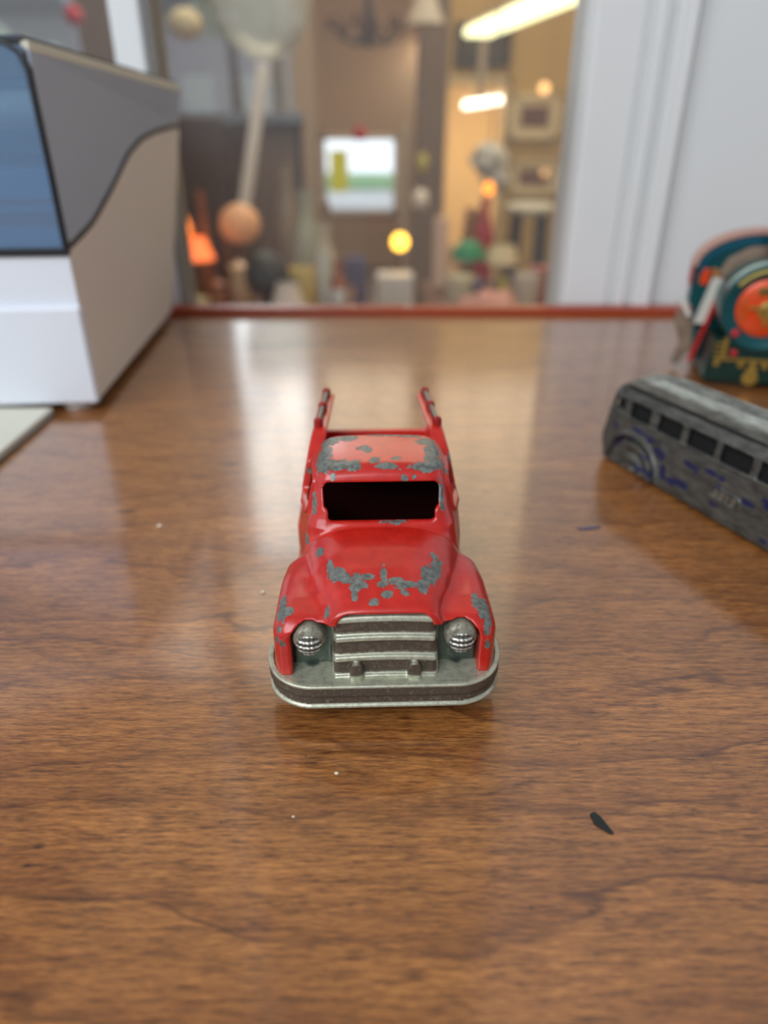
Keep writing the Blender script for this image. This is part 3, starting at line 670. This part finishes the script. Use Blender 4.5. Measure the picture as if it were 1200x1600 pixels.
# side panel: white plate with a red edge, slanting down to the skirt
b = MB(); b.prism([(-18.5, 47), (-13.4, 47), (-17.8, 25), (-23.0, 25)], -7.4, -6.2, 'y'); tag(k_(b).build('side_panel', cream, LO), 'white printed side panel')
b = MB(); b.prism([(-13.6, 48.5), (-11.8, 46), (-20.5, 6), (-22.8, 6), (-18.0, 26)], -8.4, -6.8, 'y', .2); tag(k_(b).build('panel_edge', redt, LO), 'red slanting edge of the side panel')
b = MB(); b.tube([(-30.0, -2, 35.5), (-25.0, -4, 27.5)], 1.3, 8); tag(k_(b).build('handrail', cream, LO), 'pale bent handrail')
b = MB(); b.prism([(-30.5, 30), (-22, 27), (-20.5, 12), (-25.5, 2.4), (-29.5, 2.4), (-27, 14), (-31.5, 24)], -1.5, 1.5, 'y', .6); tag(k_(b).build('bent_step', rust, LO), 'bare rusty bent step')
# skirt and running gear in front
b = MB(); b.prism([(-21, 3), (21, 3), (19.5, 23), (-19.5, 23)], -33, 4, 'y', .8); k_(b).build('skirt', dgreen, LO)
b = MB(); b.box(-17, 17, -34.0, -32.8, 13.4, 14.6, .2)
for x in (-16, -5.2, 5.2, 16): b.box(x-1.2, x+1.2, -34.0, -32.8, 10.4, 14.2, .2)
for z in (15.5, 18, 20.5): b.box(-18.4, -14.6, -33.8, -32.8, z, z+.8)
b.box(-14.6, -12.8, -34, -32.8, 14.6, 24, .2)
k_(b).build('printed_gear', gold, LO)
b = MB()
for z, r in ((5.6, 3.4), (8.0, 2.6), (10.5, 1.9)): b.lathe([(r*.6, -z*0), (r, .3), (r, .9), (r*.6, 1.2)], 24, loc=(0, -33.2, z), rot=RX)
b.box(-.9, .9, -34.2, -33, 9, 14, .2); k_(b).build('coupling', gold, LO)
b = MB(); b.ball(1.9, (-10.9, -34, 26.4), 18); b.ball(1.7, (-9.4, -33.2, 17.0), 18, 1); tag(k_(b).build('lamp', plain('crimson_lamp', (186, 30, 44), .3), LO), 'two small crimson lamps')
for y in (-22, -2, 14):
    for s in (-1, 1):
        b = MB(); b.lathe([(1.5, -1.5), (7.6, -1.5), (8.2, -.5), (8.2, .5), (7.6, 1.5), (1.5, 1.5)], 36, loc=(s*17.5 if y < 30 else s*20, y, 8.2), rot=Matrix.Rotation(PI/2, 3, 'Y'))
        k_(b).build('wheel', plain('dark_tin_wheel', (46, 40, 38), .5, .3), LO)

for ch in LO.children:
    nm = ch.name.split('.')[0]
    if nm in ('cab', 'cab_roof', 'roof_band', 'printed_window', 'printed_scroll', 'side_stripe', 'worn_patch'): ch.location.y = -.012; ch.scale.x = 1.12
    if nm in ('side_panel', 'panel_edge', 'handrail', 'bent_step'): ch.location.y = -.0045; ch.location.x = -.0035
    if nm == 'chimney': ch.location.y = -.006
# ---------------------------------------------------------------- storage box with a clear lid (millimetres; origin at its near right foot)
BX = thing('storage_box', 'large white plastic box with a blue-tinted clear lid, standing on small feet', 'storage box', (-.1262, .298, T), math.radians(4.7))
pw = plain('white_plastic', (226, 231, 240), .38, var=.02, scale=20); pb = plain('beige_plastic_side', (230, 222, 212), .42, var=.03, scale=20)
def scurve():
    P = [(0, 67), (18, 70), (35, 73.5), (60, 83), (76, 90), (92, 98), (114, 104.5), (142, 108), (172, 110), (186, 110.5)]
    ys = np.linspace(0, 186, 48); zs = np.interp(ys, [p[0] for p in P], [p[1] for p in P])
    for _ in range(3): zs[1:-1] = (zs[:-2]+zs[1:-1]*2+zs[2:])/4
    return list(zip(ys.tolist(), zs.tolist()))
SC = scurve()
b = MB(); b.prism([(0, 4.2)]+SC+[(186, 4.2)], -2.4, 0, 'x', .5); tag(k_(b).build('side_wall', pb, BX), 'beige side wall with an S-curved top edge')
b = MB(); b.prism([(0, 4.2)]+SC+[(186, 4.2)], -232.4, -230, 'x', .5); k_(b).build('side_wall', pb, BX)
b = MB(); b.box(-232.4, 0, -.2, 2.4, 4.2, 66, .6).box(-232.4, 0, 183.6, 186.2, 4.2, 110, .6).box(-231, -1, 1, 185, 4.2, 6.6)
k_(b).build('case', pw, BX)
b = MB(); b.box(-236, .9, -3.4, 1.6, 4.0, 45.5, 1.4, 3); tag(k_(b).build('front_panel', pw, BX), 'white lower front panel')
ft = plain('white_rubber_foot', (214, 214, 210), .5)
for x, y in ((-11, 6), (-222, 6), (-11, 178), (-222, 178)):
    b = MB(); b.cyl(6, 0, 4.6, (x, y, 0), n=24, bev=.8); k_(b).build('foot', ft, BX)
dark = plain('dark_lid_rim', (16, 20, 28), .5)
b = MB(); b.tube([(-.6, y, z+.9) for y, z in SC], 1.35, 8); b.box(-232.4, .4, -1.6, .8, 65.2, 68.2, .5)
b.tube([(-.4, -.4, 66.5), (-.6, -.2, 100), (-1.2, .2, 128), (-3.5, .8, 134), (-9, 1.0, 137), (-20, 1, 137.6), (-231, 1, 137.6)], 1.25, 8)
k_(b).build('lid_rim', dark, BX)
b = MB(); b.prism([(2, 134.2), (184, 128.6), (184, 132), (2, 137.6)], -3.2, -.2, 'x', .5); b.box(-232, -3.2, 182, 185, 128.6, 132); tag(k_(b).build('top_rim', plain('cream_top_rim', (226, 224, 206), .35, var=.03), BX), 'cream strip along the top edge')
b = MB(); b.prism([(y, z+1) for y, z in SC]+[(186, 129.5), (2, 135)], -1.6, -.4, 'x'); sp = k_(b).build('lid_side', clear('smoky_clear_side', (.62, .66, .74), 1.0, .04, 1.5, .60, (.72, .84, 1.0)), BX, smooth=False)
b = MB(); b.box(-231, -2, 0, 1.2, 67, 136); tag(k_(b).build('lid_front', clear('blue_clear_front', (.66, .78, .94), 1.0, .05, 1.6, .26, (.42, .66, .96)), BX, smooth=False), 'blue-tinted clear front of the lid')
b = MB(); b.prism([(1, 137.8), (184, 132.2), (184, 133.4), (1, 139)], -231, -2, 'x'); k_(b).build('lid_top', clear('blue_clear_top', (.52, .64, .78), 1.0, .05, 1.5, .2, (.4, .5, .6)), BX, smooth=False)
for ch in BX.children:            # the right side flares outwards towards the top rear
    if ch.type == 'MESH':
        for v in ch.data.vertices:
            if v.co.x > -.1 and v.co.z > .004: v.co.x += .020*v.co.z/.110*max(0, v.co.y)/.187
            if v.co.y > .01: v.co.y *= .945
e = thing('paper_packet', 'red and white printed paper packet inside the blue-fronted box', 'packet', (-.190, .318, T+.0068), math.radians(6))
b = MB(); b.box(-.085, .052, 0, .03, 0, .088, .001); b.build('sleeve', plain('pale_blue_card', (190, 208, 230), .6), e)
b = MB(); b.box(-.0852, .0522, -.0004, .0304, .0665, .0725).box(-.0852, .0522, -.0004, .0304, .0750, .0775); tag(b.build('printed_stripes', plain('dark_red_print', (206, 30, 50), .5), e), 'dark red printed stripes')
e = thing('card_stack', 'grey-blue stack of cards standing deeper in the clear-lidded box', 'cards', (-.210, .385, T+.0068), math.radians(4.7))
b = MB()
for i in range(14): b.box(-.09, .06, i*.004, i*.004+.0028, 0, .092-.0006*(i % 3))
tag(b.build('card_set', plain('grey_blue_card', (120, 134, 160), .6), e), kind='stuff')
bd = MB(); bd.box(-.290, -.1440, .16, .2915, T+.0004, T+.0034, .0005)
o = bd.build('cream_board', plain('cream_board', (214, 212, 196), .5, var=.03)); tag(o, 'thin cream board lying in front of the white storage box', 'board')
bd = MB(); bd.box(-.2905, -.1436, .1595, .292, T, T+.0005); bd.build('backing', plain('dark_backing', (40, 34, 30), .7), o)

# ---------------------------------------------------------------- crumbs and flakes on the table
b = MB(); b.prism([(-.0013, .0018), (-.0004, .0023), (.0005, .0012), (.0019, -.0022), (.0011, -.0021), (-.0009, -.0003)], 0, .00035, 'z')
o = b.build('black_flake', plain('black_flake', (14, 26, 24), .4), loc=(.0388, .0850, T)); tag(o, 'small black flake lying on the wood in front right', 'flake')
b = MB(); b.prism([(-.004, .0004), (-.001, .0007), (.003, .0016), (.0035, .0010), (.000, -.0002), (-.003, -.0006)], 0, .0003, 'z')
o = b.build('blue_paint_flake', plain('blue_flake', (62, 76, 110), .5), loc=(.0645, .1913, T)); tag(o, 'thin blue-grey paint sliver near the toy bus', 'flake')
for i, (x, y, r, l) in enumerate(((-.0326, .157, .00045, 'white crumb left of the red truck fender'), (-.0092, .0962, .00032, 'white crumb on the wood just below the truck bumper'), (-.0165, .0864, .0002, 'tiny pale crumb between the bumper and the front edge'), (-.0705, .193, .0006, 'curled pale crumb on the wood left of the truck, farther back'))):
    b = MB(); b.ball(r, (0, 0, r*.6), 14, .6, 1.4); o = b.build('crumb', plain('white_crumb', (226, 218, 196), .6), loc=(x, y, T)); tag(o, l, 'crumb')
# ---------------------------------------------------------------- the shop seen through the glass (metres)
def P(name, rgb, rough=.5, **k): return plain(name, rgb, rough, **k)
def one(name, mb, mat, label, cat, loc=None, group=None):
    o = mb.build(name, mat, None, True, loc); return tag(o, label, cat, group)
old_wood = P('old_brown_wood', (92, 62, 42), .5, var=.25, scale=8)
for nm, lb, x0, x1, y0, y1 in (('display_counter', 'brown wooden counter crowded with lamps, left behind the glass', -1.0, -.09, 1.55, 2.35),
                           ('display_counter', 'brown wooden counter with green and cream shades, right behind the glass', .12, .62, 1.55, 2.45)):
    e = thing(nm, lb, 'counter', ((x0+x1)/2, y0, 0)); cx = (x0+x1)/2
    MB().box(x0-cx, x1-cx, 0, y1-y0, .735, .76, .004).build('counter_top', old_wood, e)
    MB().box(x0-cx+.03, x1-cx-.03, .03, y1-y0-.03, .0, .735).build('cabinet', P('dark_brown_cabinet', (70, 48, 36), .5, var=.2, scale=6), e)
def glow(name, rgb, s, base=(200, 170, 130)): return plain(name, base, .5, emit=s, ecol=rgb)
def yellow_card():
    k = N('yellow_backlit_card'); c = (*srgb(255, 244, 70), 1); k.put(k.b.inputs['Base Color'], c); tr = k.n('ShaderNodeBsdfTranslucent'); tr.inputs[0].default_value = c
    m = k.n('ShaderNodeMixShader'); m.inputs[0].default_value = .92; k.t.links.new(k.b.outputs[0], m.inputs[1]); k.t.links.new(tr.outputs[0], m.inputs[2]); k.t.links.new(m.outputs[0], k.out.inputs[0]); return k.m
def lamp(label, x, y, zc, prof_shade, mat_shade, base_r=.03, zb=.76, extra=None, nm='table_lamp'):
    e = thing(nm, label, 'lamp', (x, y, zb))
    h = zc-zb
    zs0 = min(z for r, z in prof_shade)+h
    MB().lathe([(0, 0), (base_r, 0), (base_r, .008), (base_r*.4, .02), (base_r*.55, .04), (base_r*.25, max(.05, zs0*.8)), (.006, zs0+.01)], 20, cap=False).build('lamp_base', extra or P('aged_brass', (120, 92, 52), .35, metal=.6), e)
    MB().lathe([(r, z+h) for r, z in prof_shade], 28, cap=False).build('lamp_shade', mat_shade, e)
    return e
lamp('small glowing orange teardrop lamp, farthest left beside the white box', -.5327, 2.0, .9805, [(.004, .045), (.016, .022), (.024, -.005), (.020, -.028), (.008, -.038)], glow('orange_flame_glass', (255, 120, 30), 2.2))
lamp('low lamp with a glowing orange-red shade below the teardrop lamp', -.4755, 1.9, .9418, [(.022, .026), (.040, -.020), (.043, -.026)], glow('orange_red_shade', (255, 92, 22), 1.7))
lamp('lamp with a round peach glass globe on the left counter', -.3798, 2.0, .9884, [(.001, .052)]+[(.053*math.sin(a), .050*math.cos(a)) for a in np.linspace(.2, 2.7, 12)], glow('peach_globe_glass', (235, 150, 95), .16, (220, 172, 134)))
lamp('lit yellow bulb lamp standing in front of the pale post', .0683, 3.2, .7841, [(.001, .034)]+[(.034*math.sin(a), .034*math.cos(a)) for a in np.linspace(.2, 2.9, 10)], glow('yellow_bulb_glass', (255, 190, 60), 6), .04, .0)
lamp('lamp with a domed green glass shade on the right counter', .2282, 2.0, .9244, [(.012, .026), (.032, .014), (.044, -.006), (.048, -.022)], P('green_glass_shade', (20, 136, 84), .25))
lamp('lamp with a cream shade beside the green glass one', .3184, 2.0, .9114, [(.030, .026), (.040, .0), (.043, -.022)], P('cream_fabric_shade', (226, 210, 170), .7))
lamp('small white-shaded lamp low on the left counter', -.2150, 1.62, .885, [(.022, .024), (.038, -.020)], P('white_fabric_shade', (212, 202, 196), .7))
# left counter pieces
b = MB(); rough_ball(b, .050, (0, 0, .121), .12, 4); b.lathe([(0, 0), (.03, 0), (.022, .03), (.012, .07), (.02, .085)], 20)
one('black_bust', b, P('black_plaster', (34, 36, 34), .6), 'round black ornament on a short foot beside the peach globe lamp', 'ornament', (-.2690, 1.68, .76+.035))
one('ornament_block', MB().box(-.035, .035, -.03, .03, 0, .035, .002), old_wood, 'small wooden block under the round black ornament', 'block', (-.2690, 1.68, .76))
def vase(nm, x, y, z0, h, r, rgb, label, cat='vase', group=None, rough=.3, sh=0):
    pr = [[(0, 0), (r*.6, 0), (r*.9, h*.2), (r, h*.45), (r*.7, h*.7), (r*.35, h*.82), (r*.5, h)],
          [(0, 0), (r*.9, 0), (r*.4, h*.12), (r*.35, h*.35), (r*.85, h*.6), (r*.6, h*.8), (r*.75, h*.9), (0, h)],
          [(0, 0), (r*.5, 0), (r*.8, h*.3), (r, h*.9), (r*.95, h), (r*.8, h*.8), (0, h*.3)]][sh]
    return one(nm, MB().lathe(pr, 24, cap=False), P(nm+'_'+'_'.join(map(str, rgb)), rgb, rough, var=.1, scale=12), label, cat, (x, y, z0), group)
vase('figurine', -.3532, 1.8, .76, .17, .036, (206, 172, 138), 'pale cream figurine under the peach globe lamp', 'figurine', sh=1)
vase('figurine', -.405, 1.78, .76, .13, .028, (150, 92, 62), 'reddish brown figurine left of the cream one', 'figurine', sh=1)
vase('jar', -.455, 1.74, .76, .09, .036, (206, 190, 152), 'squat cream jar at the front left of the counter', 'jar', sh=2)
vase('bottle', -.500, 2.1, .76, .30, .020, (150, 88, 50), 'amber bottle behind the glowing lamps', 'bottle')
vase('bottle', -.452, 2.14, .76, .26, .020, (110, 70, 50), 'dark brown bottle between the lamps', 'bottle')
vase('vase', -.215, 2.1, .76, .30, .044, (168, 176, 160), 'tall grey-green vase left of the far window', 'vase')
vase('vase', -.160, 2.00, .76, .23, .038, (196, 190, 174), 'pale stone-coloured vase beside the grey-green one', 'vase')
vase('vase', -.285, 2.25, .76, .36, .040, (146, 132, 116), 'slim taupe vase at the back of the left counter', 'vase')
vase('pitcher', -.2050, 1.80, .76, .15, .040, (214, 192, 118), 'straw-yellow pitcher right of the white lamp', 'pitcher', sh=2)
vase('jug', -.118, 1.90, .76, .15, .026, (166, 92, 48), 'orange-brown jug at the right end of the left counter', 'jug')
vase('goblet', -.112, 1.78, .76, .10, .020, (216, 222, 226), 'small clear white goblet at the counter edge', 'goblet', rough=.1, sh=2)
vase('goblet', -.150, 1.82, .76, .18, .014, (206, 214, 214), 'tall pale glass goblet near the jug', 'goblet', rough=.1, sh=2)
vase('bowl', -.315, 1.66, .76, .05, .045, (178, 60, 60), 'dull red bowl below the black ornament', 'bowl', sh=2)
e = thing('slatted_cabinet', 'dark brown louvred cabinet standing under the left window', 'cabinet', (-.74, 2.70, 0))
MB().box(-.30, .22, 0, .24, 0, 1.225, .004).build('carcass', P('dark_louvre_wood', (66, 50, 46), .45), e)
for i in range(12):
    b = MB(); b.box(-.28, .20, -.016, .004, .84+.034*i, .868+.034*i, .001, rot=Matrix.Rotation(math.radians(-28), 3, 'X')); b.build('slat', P('dark_louvre_slat', (80, 62, 60), .35), e)
b = MB(); b.box(-.0185, .0185, -.012, .012, -.21, .21, .004, rot=Matrix.Rotation(math.radians(13.5), 3, 'Y'))
one('leaning_white_board', b, P('white_gloss_board', (252, 252, 255), .3), 'slim white board leaning beside the dark slatted cabinet', 'board', (-.4178, 2.56, 1.180))
b = MB(); b.box(-.045, .045, -.02, .02, 0, .96); one('board_stand', b, P('brown_stand', (96, 78, 66), .6), 'narrow brown stand under the leaning white board', 'stand', (-.455, 2.56, 0))
vase('red_ornament', -.3099, 3.35, .93, .13, .030, (150, 24, 44), 'crimson ornament on the narrow shelf post', 'ornament', sh=1)
one('shelf_post', MB().box(-.07, .07, -.05, .05, 0, .93, .004), P('taupe_post', (136, 118, 104), .6), 'taupe pedestal under the crimson ornament', 'pedestal', (-.3099, 3.35, 0))
def picture(x0, x1, y, z0, z1, fr, im, label, mat=(214, 204, 176), nm='framed_picture', cat='picture', group=None):
    e = thing(nm, label, cat, ((x0+x1)/2, y, z0), 0, group); w_ = (x1-x0)/2; h = z1-z0; t_ = .10*min(w_*2, h)
    b = MB(); b.box(-w_, w_, -.015, .01, 0, t_).box(-w_, w_, -.015, .01, h-t_, h).box(-w_, -w_+t_, -.015, .01, 0, h).box(w_-t_, w_, -.015, .01, 0, h)
    b.build('frame', P('frame_%d_%d_%d' % fr, fr, .4), e)
    MB().box(-w_+t_, w_-t_, 0, .008, t_, h-t_).build('mount', P('mount_%d' % mat[0], mat, .7), e)
    k = .26*min(w_*2, h); MB().box(-w_+k, w_-k, -.002, .004, k, h-k).build('print', P('print_%d_%d_%d' % im, im, .5, var=.35, scale=14), e)
picture(.93, 1.29, 5.97, 1.14, 1.43, (226, 216, 188), (112, 80, 68), 'pale framed picture with a brown print, upper of the two beside the doorway')
picture(.97, 1.33, 5.97, .76, 1.00, (222, 210, 180), (120, 88, 72), 'pale framed picture with a brown print, lower of the two beside the doorway')
picture(.505, .90, 5.97, 1.60, 1.86, (66, 58, 50), (78, 70, 62), 'large dark framed panel above the doorway', (70, 62, 56))
picture(-.55, -.44, 4.55, 1.03, 1.17, (92, 78, 62), (80, 84, 80), 'small dark picture in a thin frame on the left passage wall', (90, 82, 70))
# far window: ball, sign and what stands below
one('red_ball', MB().ball(.062, (0, 0, 0), 22), P('red_balloon', (214, 34, 44), .3), 'small red balloon hanging at the top of the far window', 'balloon', (-.2216, 7.28, 1.165))
one('yellow_sign', MB().box(-.085, .085, 0, .01, 0, .36), yellow_card(), 'yellow card in the left of the far window', 'sign', (-.429, 7.475, .67))
one('blue_box', MB().box(-.06, .06, -.05, .05, 0, .60, .004), P('blue_carton', (92, 96, 146), .6), 'dusty blue carton standing in the middle of the passage', 'box', (-.1563, 4.0, 0))
b = MB(); b.box(-.075, .075, -.06, .06, .0, .69, .008); one('white_cabinet', b, P('white_enamel', (236, 238, 244), .3), 'small bright white cabinet at the far end of the passage floor', 'cabinet', (.0448, 3.0, 0))
def hang(nm, x, y, z, r, rgb, label, sz=1.0, em=0, ztop=3.0, cat='pendant'):
    e = thing(nm, label, cat, (x, y, z)); MB().ball(r, (0, 0, 0), 20, sz).build('glass_drop', P(nm+'_%d_%d' % rgb[:2], rgb, .15, emit=em), e)
    MB().tube([(0, 0, r*sz*.9), (0, 0, ztop-z)], .0015, 6).build('cord', P('thin_cord', (120, 110, 100), .5), e)
hang('hanging_drop', .2097, 4.3, 1.0428, .030, (206, 202, 96), 'yellow-green glass drop hanging before the brown post', 1.7)
hang('hanging_ball', .1753, 3.7, .9088, .040, (236, 236, 240), 'white glass ball hanging below the yellow-green drop', 1.2)
# things in and by the doorway
b = MB()
for i in range(7): b.lathe([(.048-.003*i, .76+.033*i), (.060-.003*i, .785+.033*i), (.050-.003*i, .793+.033*i)], 20)
one('basket_stack', b, P('straw_basket', (160, 116, 66), .7, var=.3, scale=40), 'stack of straw baskets in front of the doorway', 'basket stack', (.2907, 2.4, 0))
b = MB(); b.lathe([(0, 0), (.022, 0), (.030, .06), (.034, .14), (.022, .2), (.012, .22), (.014, .27), (0, .28)], 22, cap=False)
one('red_bottle', b, P('red_glass_bottle', (172, 30, 26), .2), 'tall red bottle in front of the orange doorway', 'bottle', (.305, 2.3, .76))
hang('orange_light', .3385, 2.5, 1.0387, .017, (255, 150, 40), 'small glowing orange light in front of the red bottle', 1.3, 2.5)
b = MB(); rough_ball(b, .062, (0, 0, 0), .35, 8, .9); rough_ball(b, .045, (.03, 0, -.06), .35, 9, 1.1)
o = one('draped_cloth', b, P('pale_grey_cloth', (206, 208, 204), .8), 'pale grey cloth bundle hanging in the doorway', 'cloth', (.3874, 2.9, 1.11))
MB().tube([(0, 0, .04), (0, 0, 1.89)], .0015, 6).build('cord', P('thin_cord', (120, 110, 100), .5), o)
b = MB(); b.box(-.022, .022, -.012, .012, 0, .21, .004); one('porcelain_column', b, P('pink_white_porcelain', (226, 196, 176), .3), 'tall pinkish white porcelain column left of the baskets', 'ornament', (.178, 2.35, .76))
vase('bowl', .1988, 1.9, .76, .115, .040, (212, 204, 172), 'deep cream bowl below the green lamp', 'bowl', sh=2)
vase('bowl', .165, 1.75, .76, .07, .04, (150, 122, 122), 'mauve-brown bowl at the left end of the right counter', 'bowl', sh=2)
one('blue_ball', MB().ball(.018, (0, 0, 0), 18), P('dark_blue_glass', (44, 46, 84), .15), 'dark blue glass ball between the bowls', 'ball', (.2345, 1.8, .868))
one('blue_ball_stand', MB().cyl(.016, 0, .09), P('brown_stand', (96, 78, 66), .6), 'short brown stand under the dark blue ball', 'stand', (.2345, 1.8, .76))
vase('vase', .2945, 1.8, .76, .13, .017, (206, 200, 70), 'little yellow-green vase right of the dark blue ball', 'vase')
b = MB(); rough_ball(b, .070, (0, 0, .06), .3, 21, .75); one('pink_cloth', b, P('dusty_pink_cloth', (198, 146, 136), .85), 'crumpled dusty pink cloth at the front of the right counter', 'cloth', (.241, 1.66, .77))
b = MB(); b.box(-.028, .028, -.025, .025, 0, .12, .003); one('red_box', b, P('brick_red_box', (156, 82, 62), .6), 'brick red box at the right end of the right counter', 'box', (.4242, 2.0, .76))
vase('teapot', .37, 1.9, .76, .12, .036, (206, 196, 182), 'pale pot between the cream shade and the red box', 'pot', sh=2)
vase('jar', .33, 1.72, .76, .075, .026, (190, 176, 150), 'low beige jar right of the pink cloth', 'jar')
e = thing('round_stool', 'round stool with a white seat over dark legs, right by the casing', 'stool', (.50, 2.62, 0))
MB().cyl(.085, .955, .985, n=28, bev=.01).build('seat', P('off_white_cushion', (198, 196, 180), .6), e)
for i in range(4):
    a = PI/4+i*PI/2; MB().tube([(.06*math.cos(a), .06*math.sin(a), .96), (.09*math.cos(a), .09*math.sin(a), 0)], .014, 8).build('leg', P('black_brown_leg', (48, 34, 28), .4), e)
# lights and what hangs from the ceiling
def tube_light(label, p0, p1, wd, em, col, zt=3.0):
    p0 = Vector(p0); p1 = Vector(p1); d = p1-p0; e = thing('hanging_light', label, 'light', tuple((p0+p1)/2), math.atan2(d.y, d.x)); L = d.length/2
    tl = math.atan2(d.z, math.hypot(d.x, d.y)); R_ = Matrix.Rotation(-tl, 3, 'Y')
    MB().box(-L, L, -wd/2, wd/2, -.03, .02, .02, 3, rot=R_, about=(0, 0, 0)).build('diffuser', plain('lit_diffuser_%d' % col[2], (240, 240, 230), .5, emit=em, ecol=col, spec=0), e)
    MB().box(-L*.98, L*.98, -wd*.42, wd*.42, .02, .045, rot=R_, about=(0, 0, 0)).build('housing', P('white_housing', (220, 218, 206), .5), e)
    for s in (-.7, .7): MB().tube([(s*L, 0, .03), (s*L, 0, zt-(p0.z+p1.z)/2)], .005, 6).build('rod', P('thin_cord', (120, 110, 100), .5), e)
tube_light('long bright fluorescent light hanging at the upper right of the shop', (.874, 4.0, 1.768), (.615, 5.6, 1.768), .19, 2.6, (255, 252, 190))
tube_light('short bright light hanging in the back room beyond the doorway', (.68, 7.0, 1.385), (1.02, 7.0, 1.43), .15, 4.0, (255, 246, 228))
one('hanging_banner', MB().box(-.028, .028, 0, .006, 0, .38), P('pale_banner', (176, 166, 152), .6), 'narrow pale strip hanging in front of the dark panel over the doorway', 'strip', (.70, 5.945, 1.40))
for x, y, z, r, nm in ((1.137, 5.84, 1.460, .034, 'upper'), (1.20, 5.84, .918, .026, 'lower')):
    e = thing('spot_light', '%s small lit bulb in front of the framed pictures' % nm, 'light', (x, y, z))
    MB().ball(r, (0, 0, 0), 18).build('bulb', glow('warm_bulb_'+nm, (255, 190, 120), 2.4 if nm == 'upper' else 1.1), e)
    MB().tube([(0, 0, r*.9), (0, 0, 3.0-z)], .002, 6).build('cord', P('thin_cord', (120, 110, 100), .5), e)
e = thing('chandelier', 'dark iron chandelier hanging in the middle of the shop', 'chandelier', (-.0745, 4.0, 1.66)); iron = P('dark_iron', (58, 48, 44), .5, metal=.3)
MB().lathe([(0, -.12), (.02, -.10), (.012, -.04), (.035, 0), (.015, .06), (.01, .2)], 18, cap=False).build('stem', iron, e)
for i in range(6):
    a = i*PI/3+.3; c_, s_ = math.cos(a), math.sin(a)
    ar = MB().tube([(0, 0, -.05), (.07*c_, .07*s_, -.10), (.14*c_, .14*s_, -.07), (.17*c_, .17*s_, .0)], .008, 8).build('arm', iron, e)
    MB().lathe([(.026, -.06), (.036, -.10)], 14, loc=(.17*c_, .17*s_, .06), cap=False).build('cup', P('amber_cup', (96, 66, 46), .4), ar)
MB().tube([(0, 0, .18), (0, 0, 1.30)], .005, 6).build('chain', iron, e)
e = thing('cone_pendant', 'pale cone-shaped pendant shade right of the chandelier', 'pendant', (.1646, 3.4, 1.5925))
MB().lathe([(.012, .13), (.078, -.02)], 24, cap=False).build('lamp_shade', P('pale_cone_shade', (206, 200, 188), .6), e)
MB().tube([(0, 0, .12), (0, 0, 1.4)], .003, 6).build('cord', P('thin_cord', (120, 110, 100), .5), e)
e = thing('glass_bowl_pendant', 'large pale frosted glass bowl pendant at the top left of the pane', 'pendant', (-.225, 1.6, 1.41))
MB().lathe([(0, -.085), (.03, -.081), (.060, -.062), (.080, -.03), (.088, .01), (.084, .06)], 36, cap=False).build('glass_bowl', clear('frosted_pale_glass', (.80, .86, .84), .6, .2, 1.45, .45, (.9, .93, .9)), e)
MB().lathe([(.0845, .058), (.0895, .064), (.0845, .070)], 36, cap=False).build('pink_rim', P('pale_pink_rim', (236, 190, 200), .4), e)
for i in range(3):
    a = i*2*PI/3; MB().tube([(.086*math.cos(a), .086*math.sin(a), .066), (0, 0, .5), (0, 0, 1.59)], .0015, 6).build('cord', P('thin_cord', (120, 110, 100), .5), e)
e = thing('disc_pendant', 'cream round paper pendant left of the frosted bowl', 'pendant', (-.4652, 2.0, 1.425))
MB().ball(.040, (0, 0, 0), 24, .8).build('lamp_shade', P('cream_paper_shade', (222, 212, 178), .8), e)
MB().tube([(0, 0, .03), (0, 0, 1.575)], .0015, 6).build('cord', P('thin_cord', (120, 110, 100), .5), e)
hang('red_bauble', -.905, 2.5, 1.50, .026, (206, 40, 60), 'small red bauble hanging in the pane left of the white post', 1.0)
GR = {'crumb': 'crumbs on the table top', 'picture': 'framed pictures by the doorway and passage', 'figurine': 'figurines on the left counter', 'vase': 'vases on the shop counters', 'bottle': 'tall bottles on the shop counters',
      'goblet': 'pale goblets on the left counter', 'jar': 'small jars on the shop counters', 'bowl': 'bowls on the shop counters', 'counter': 'shop counters behind the glass', 'lamp': 'table lamps on display in the shop', 'house': 'houses outside', 'building': 'houses outside', 'tree': 'trees outside'}
for o in list(COL.objects):
    if o.parent is None and o.get('category') in GR: o['group'] = GR[o['category']]
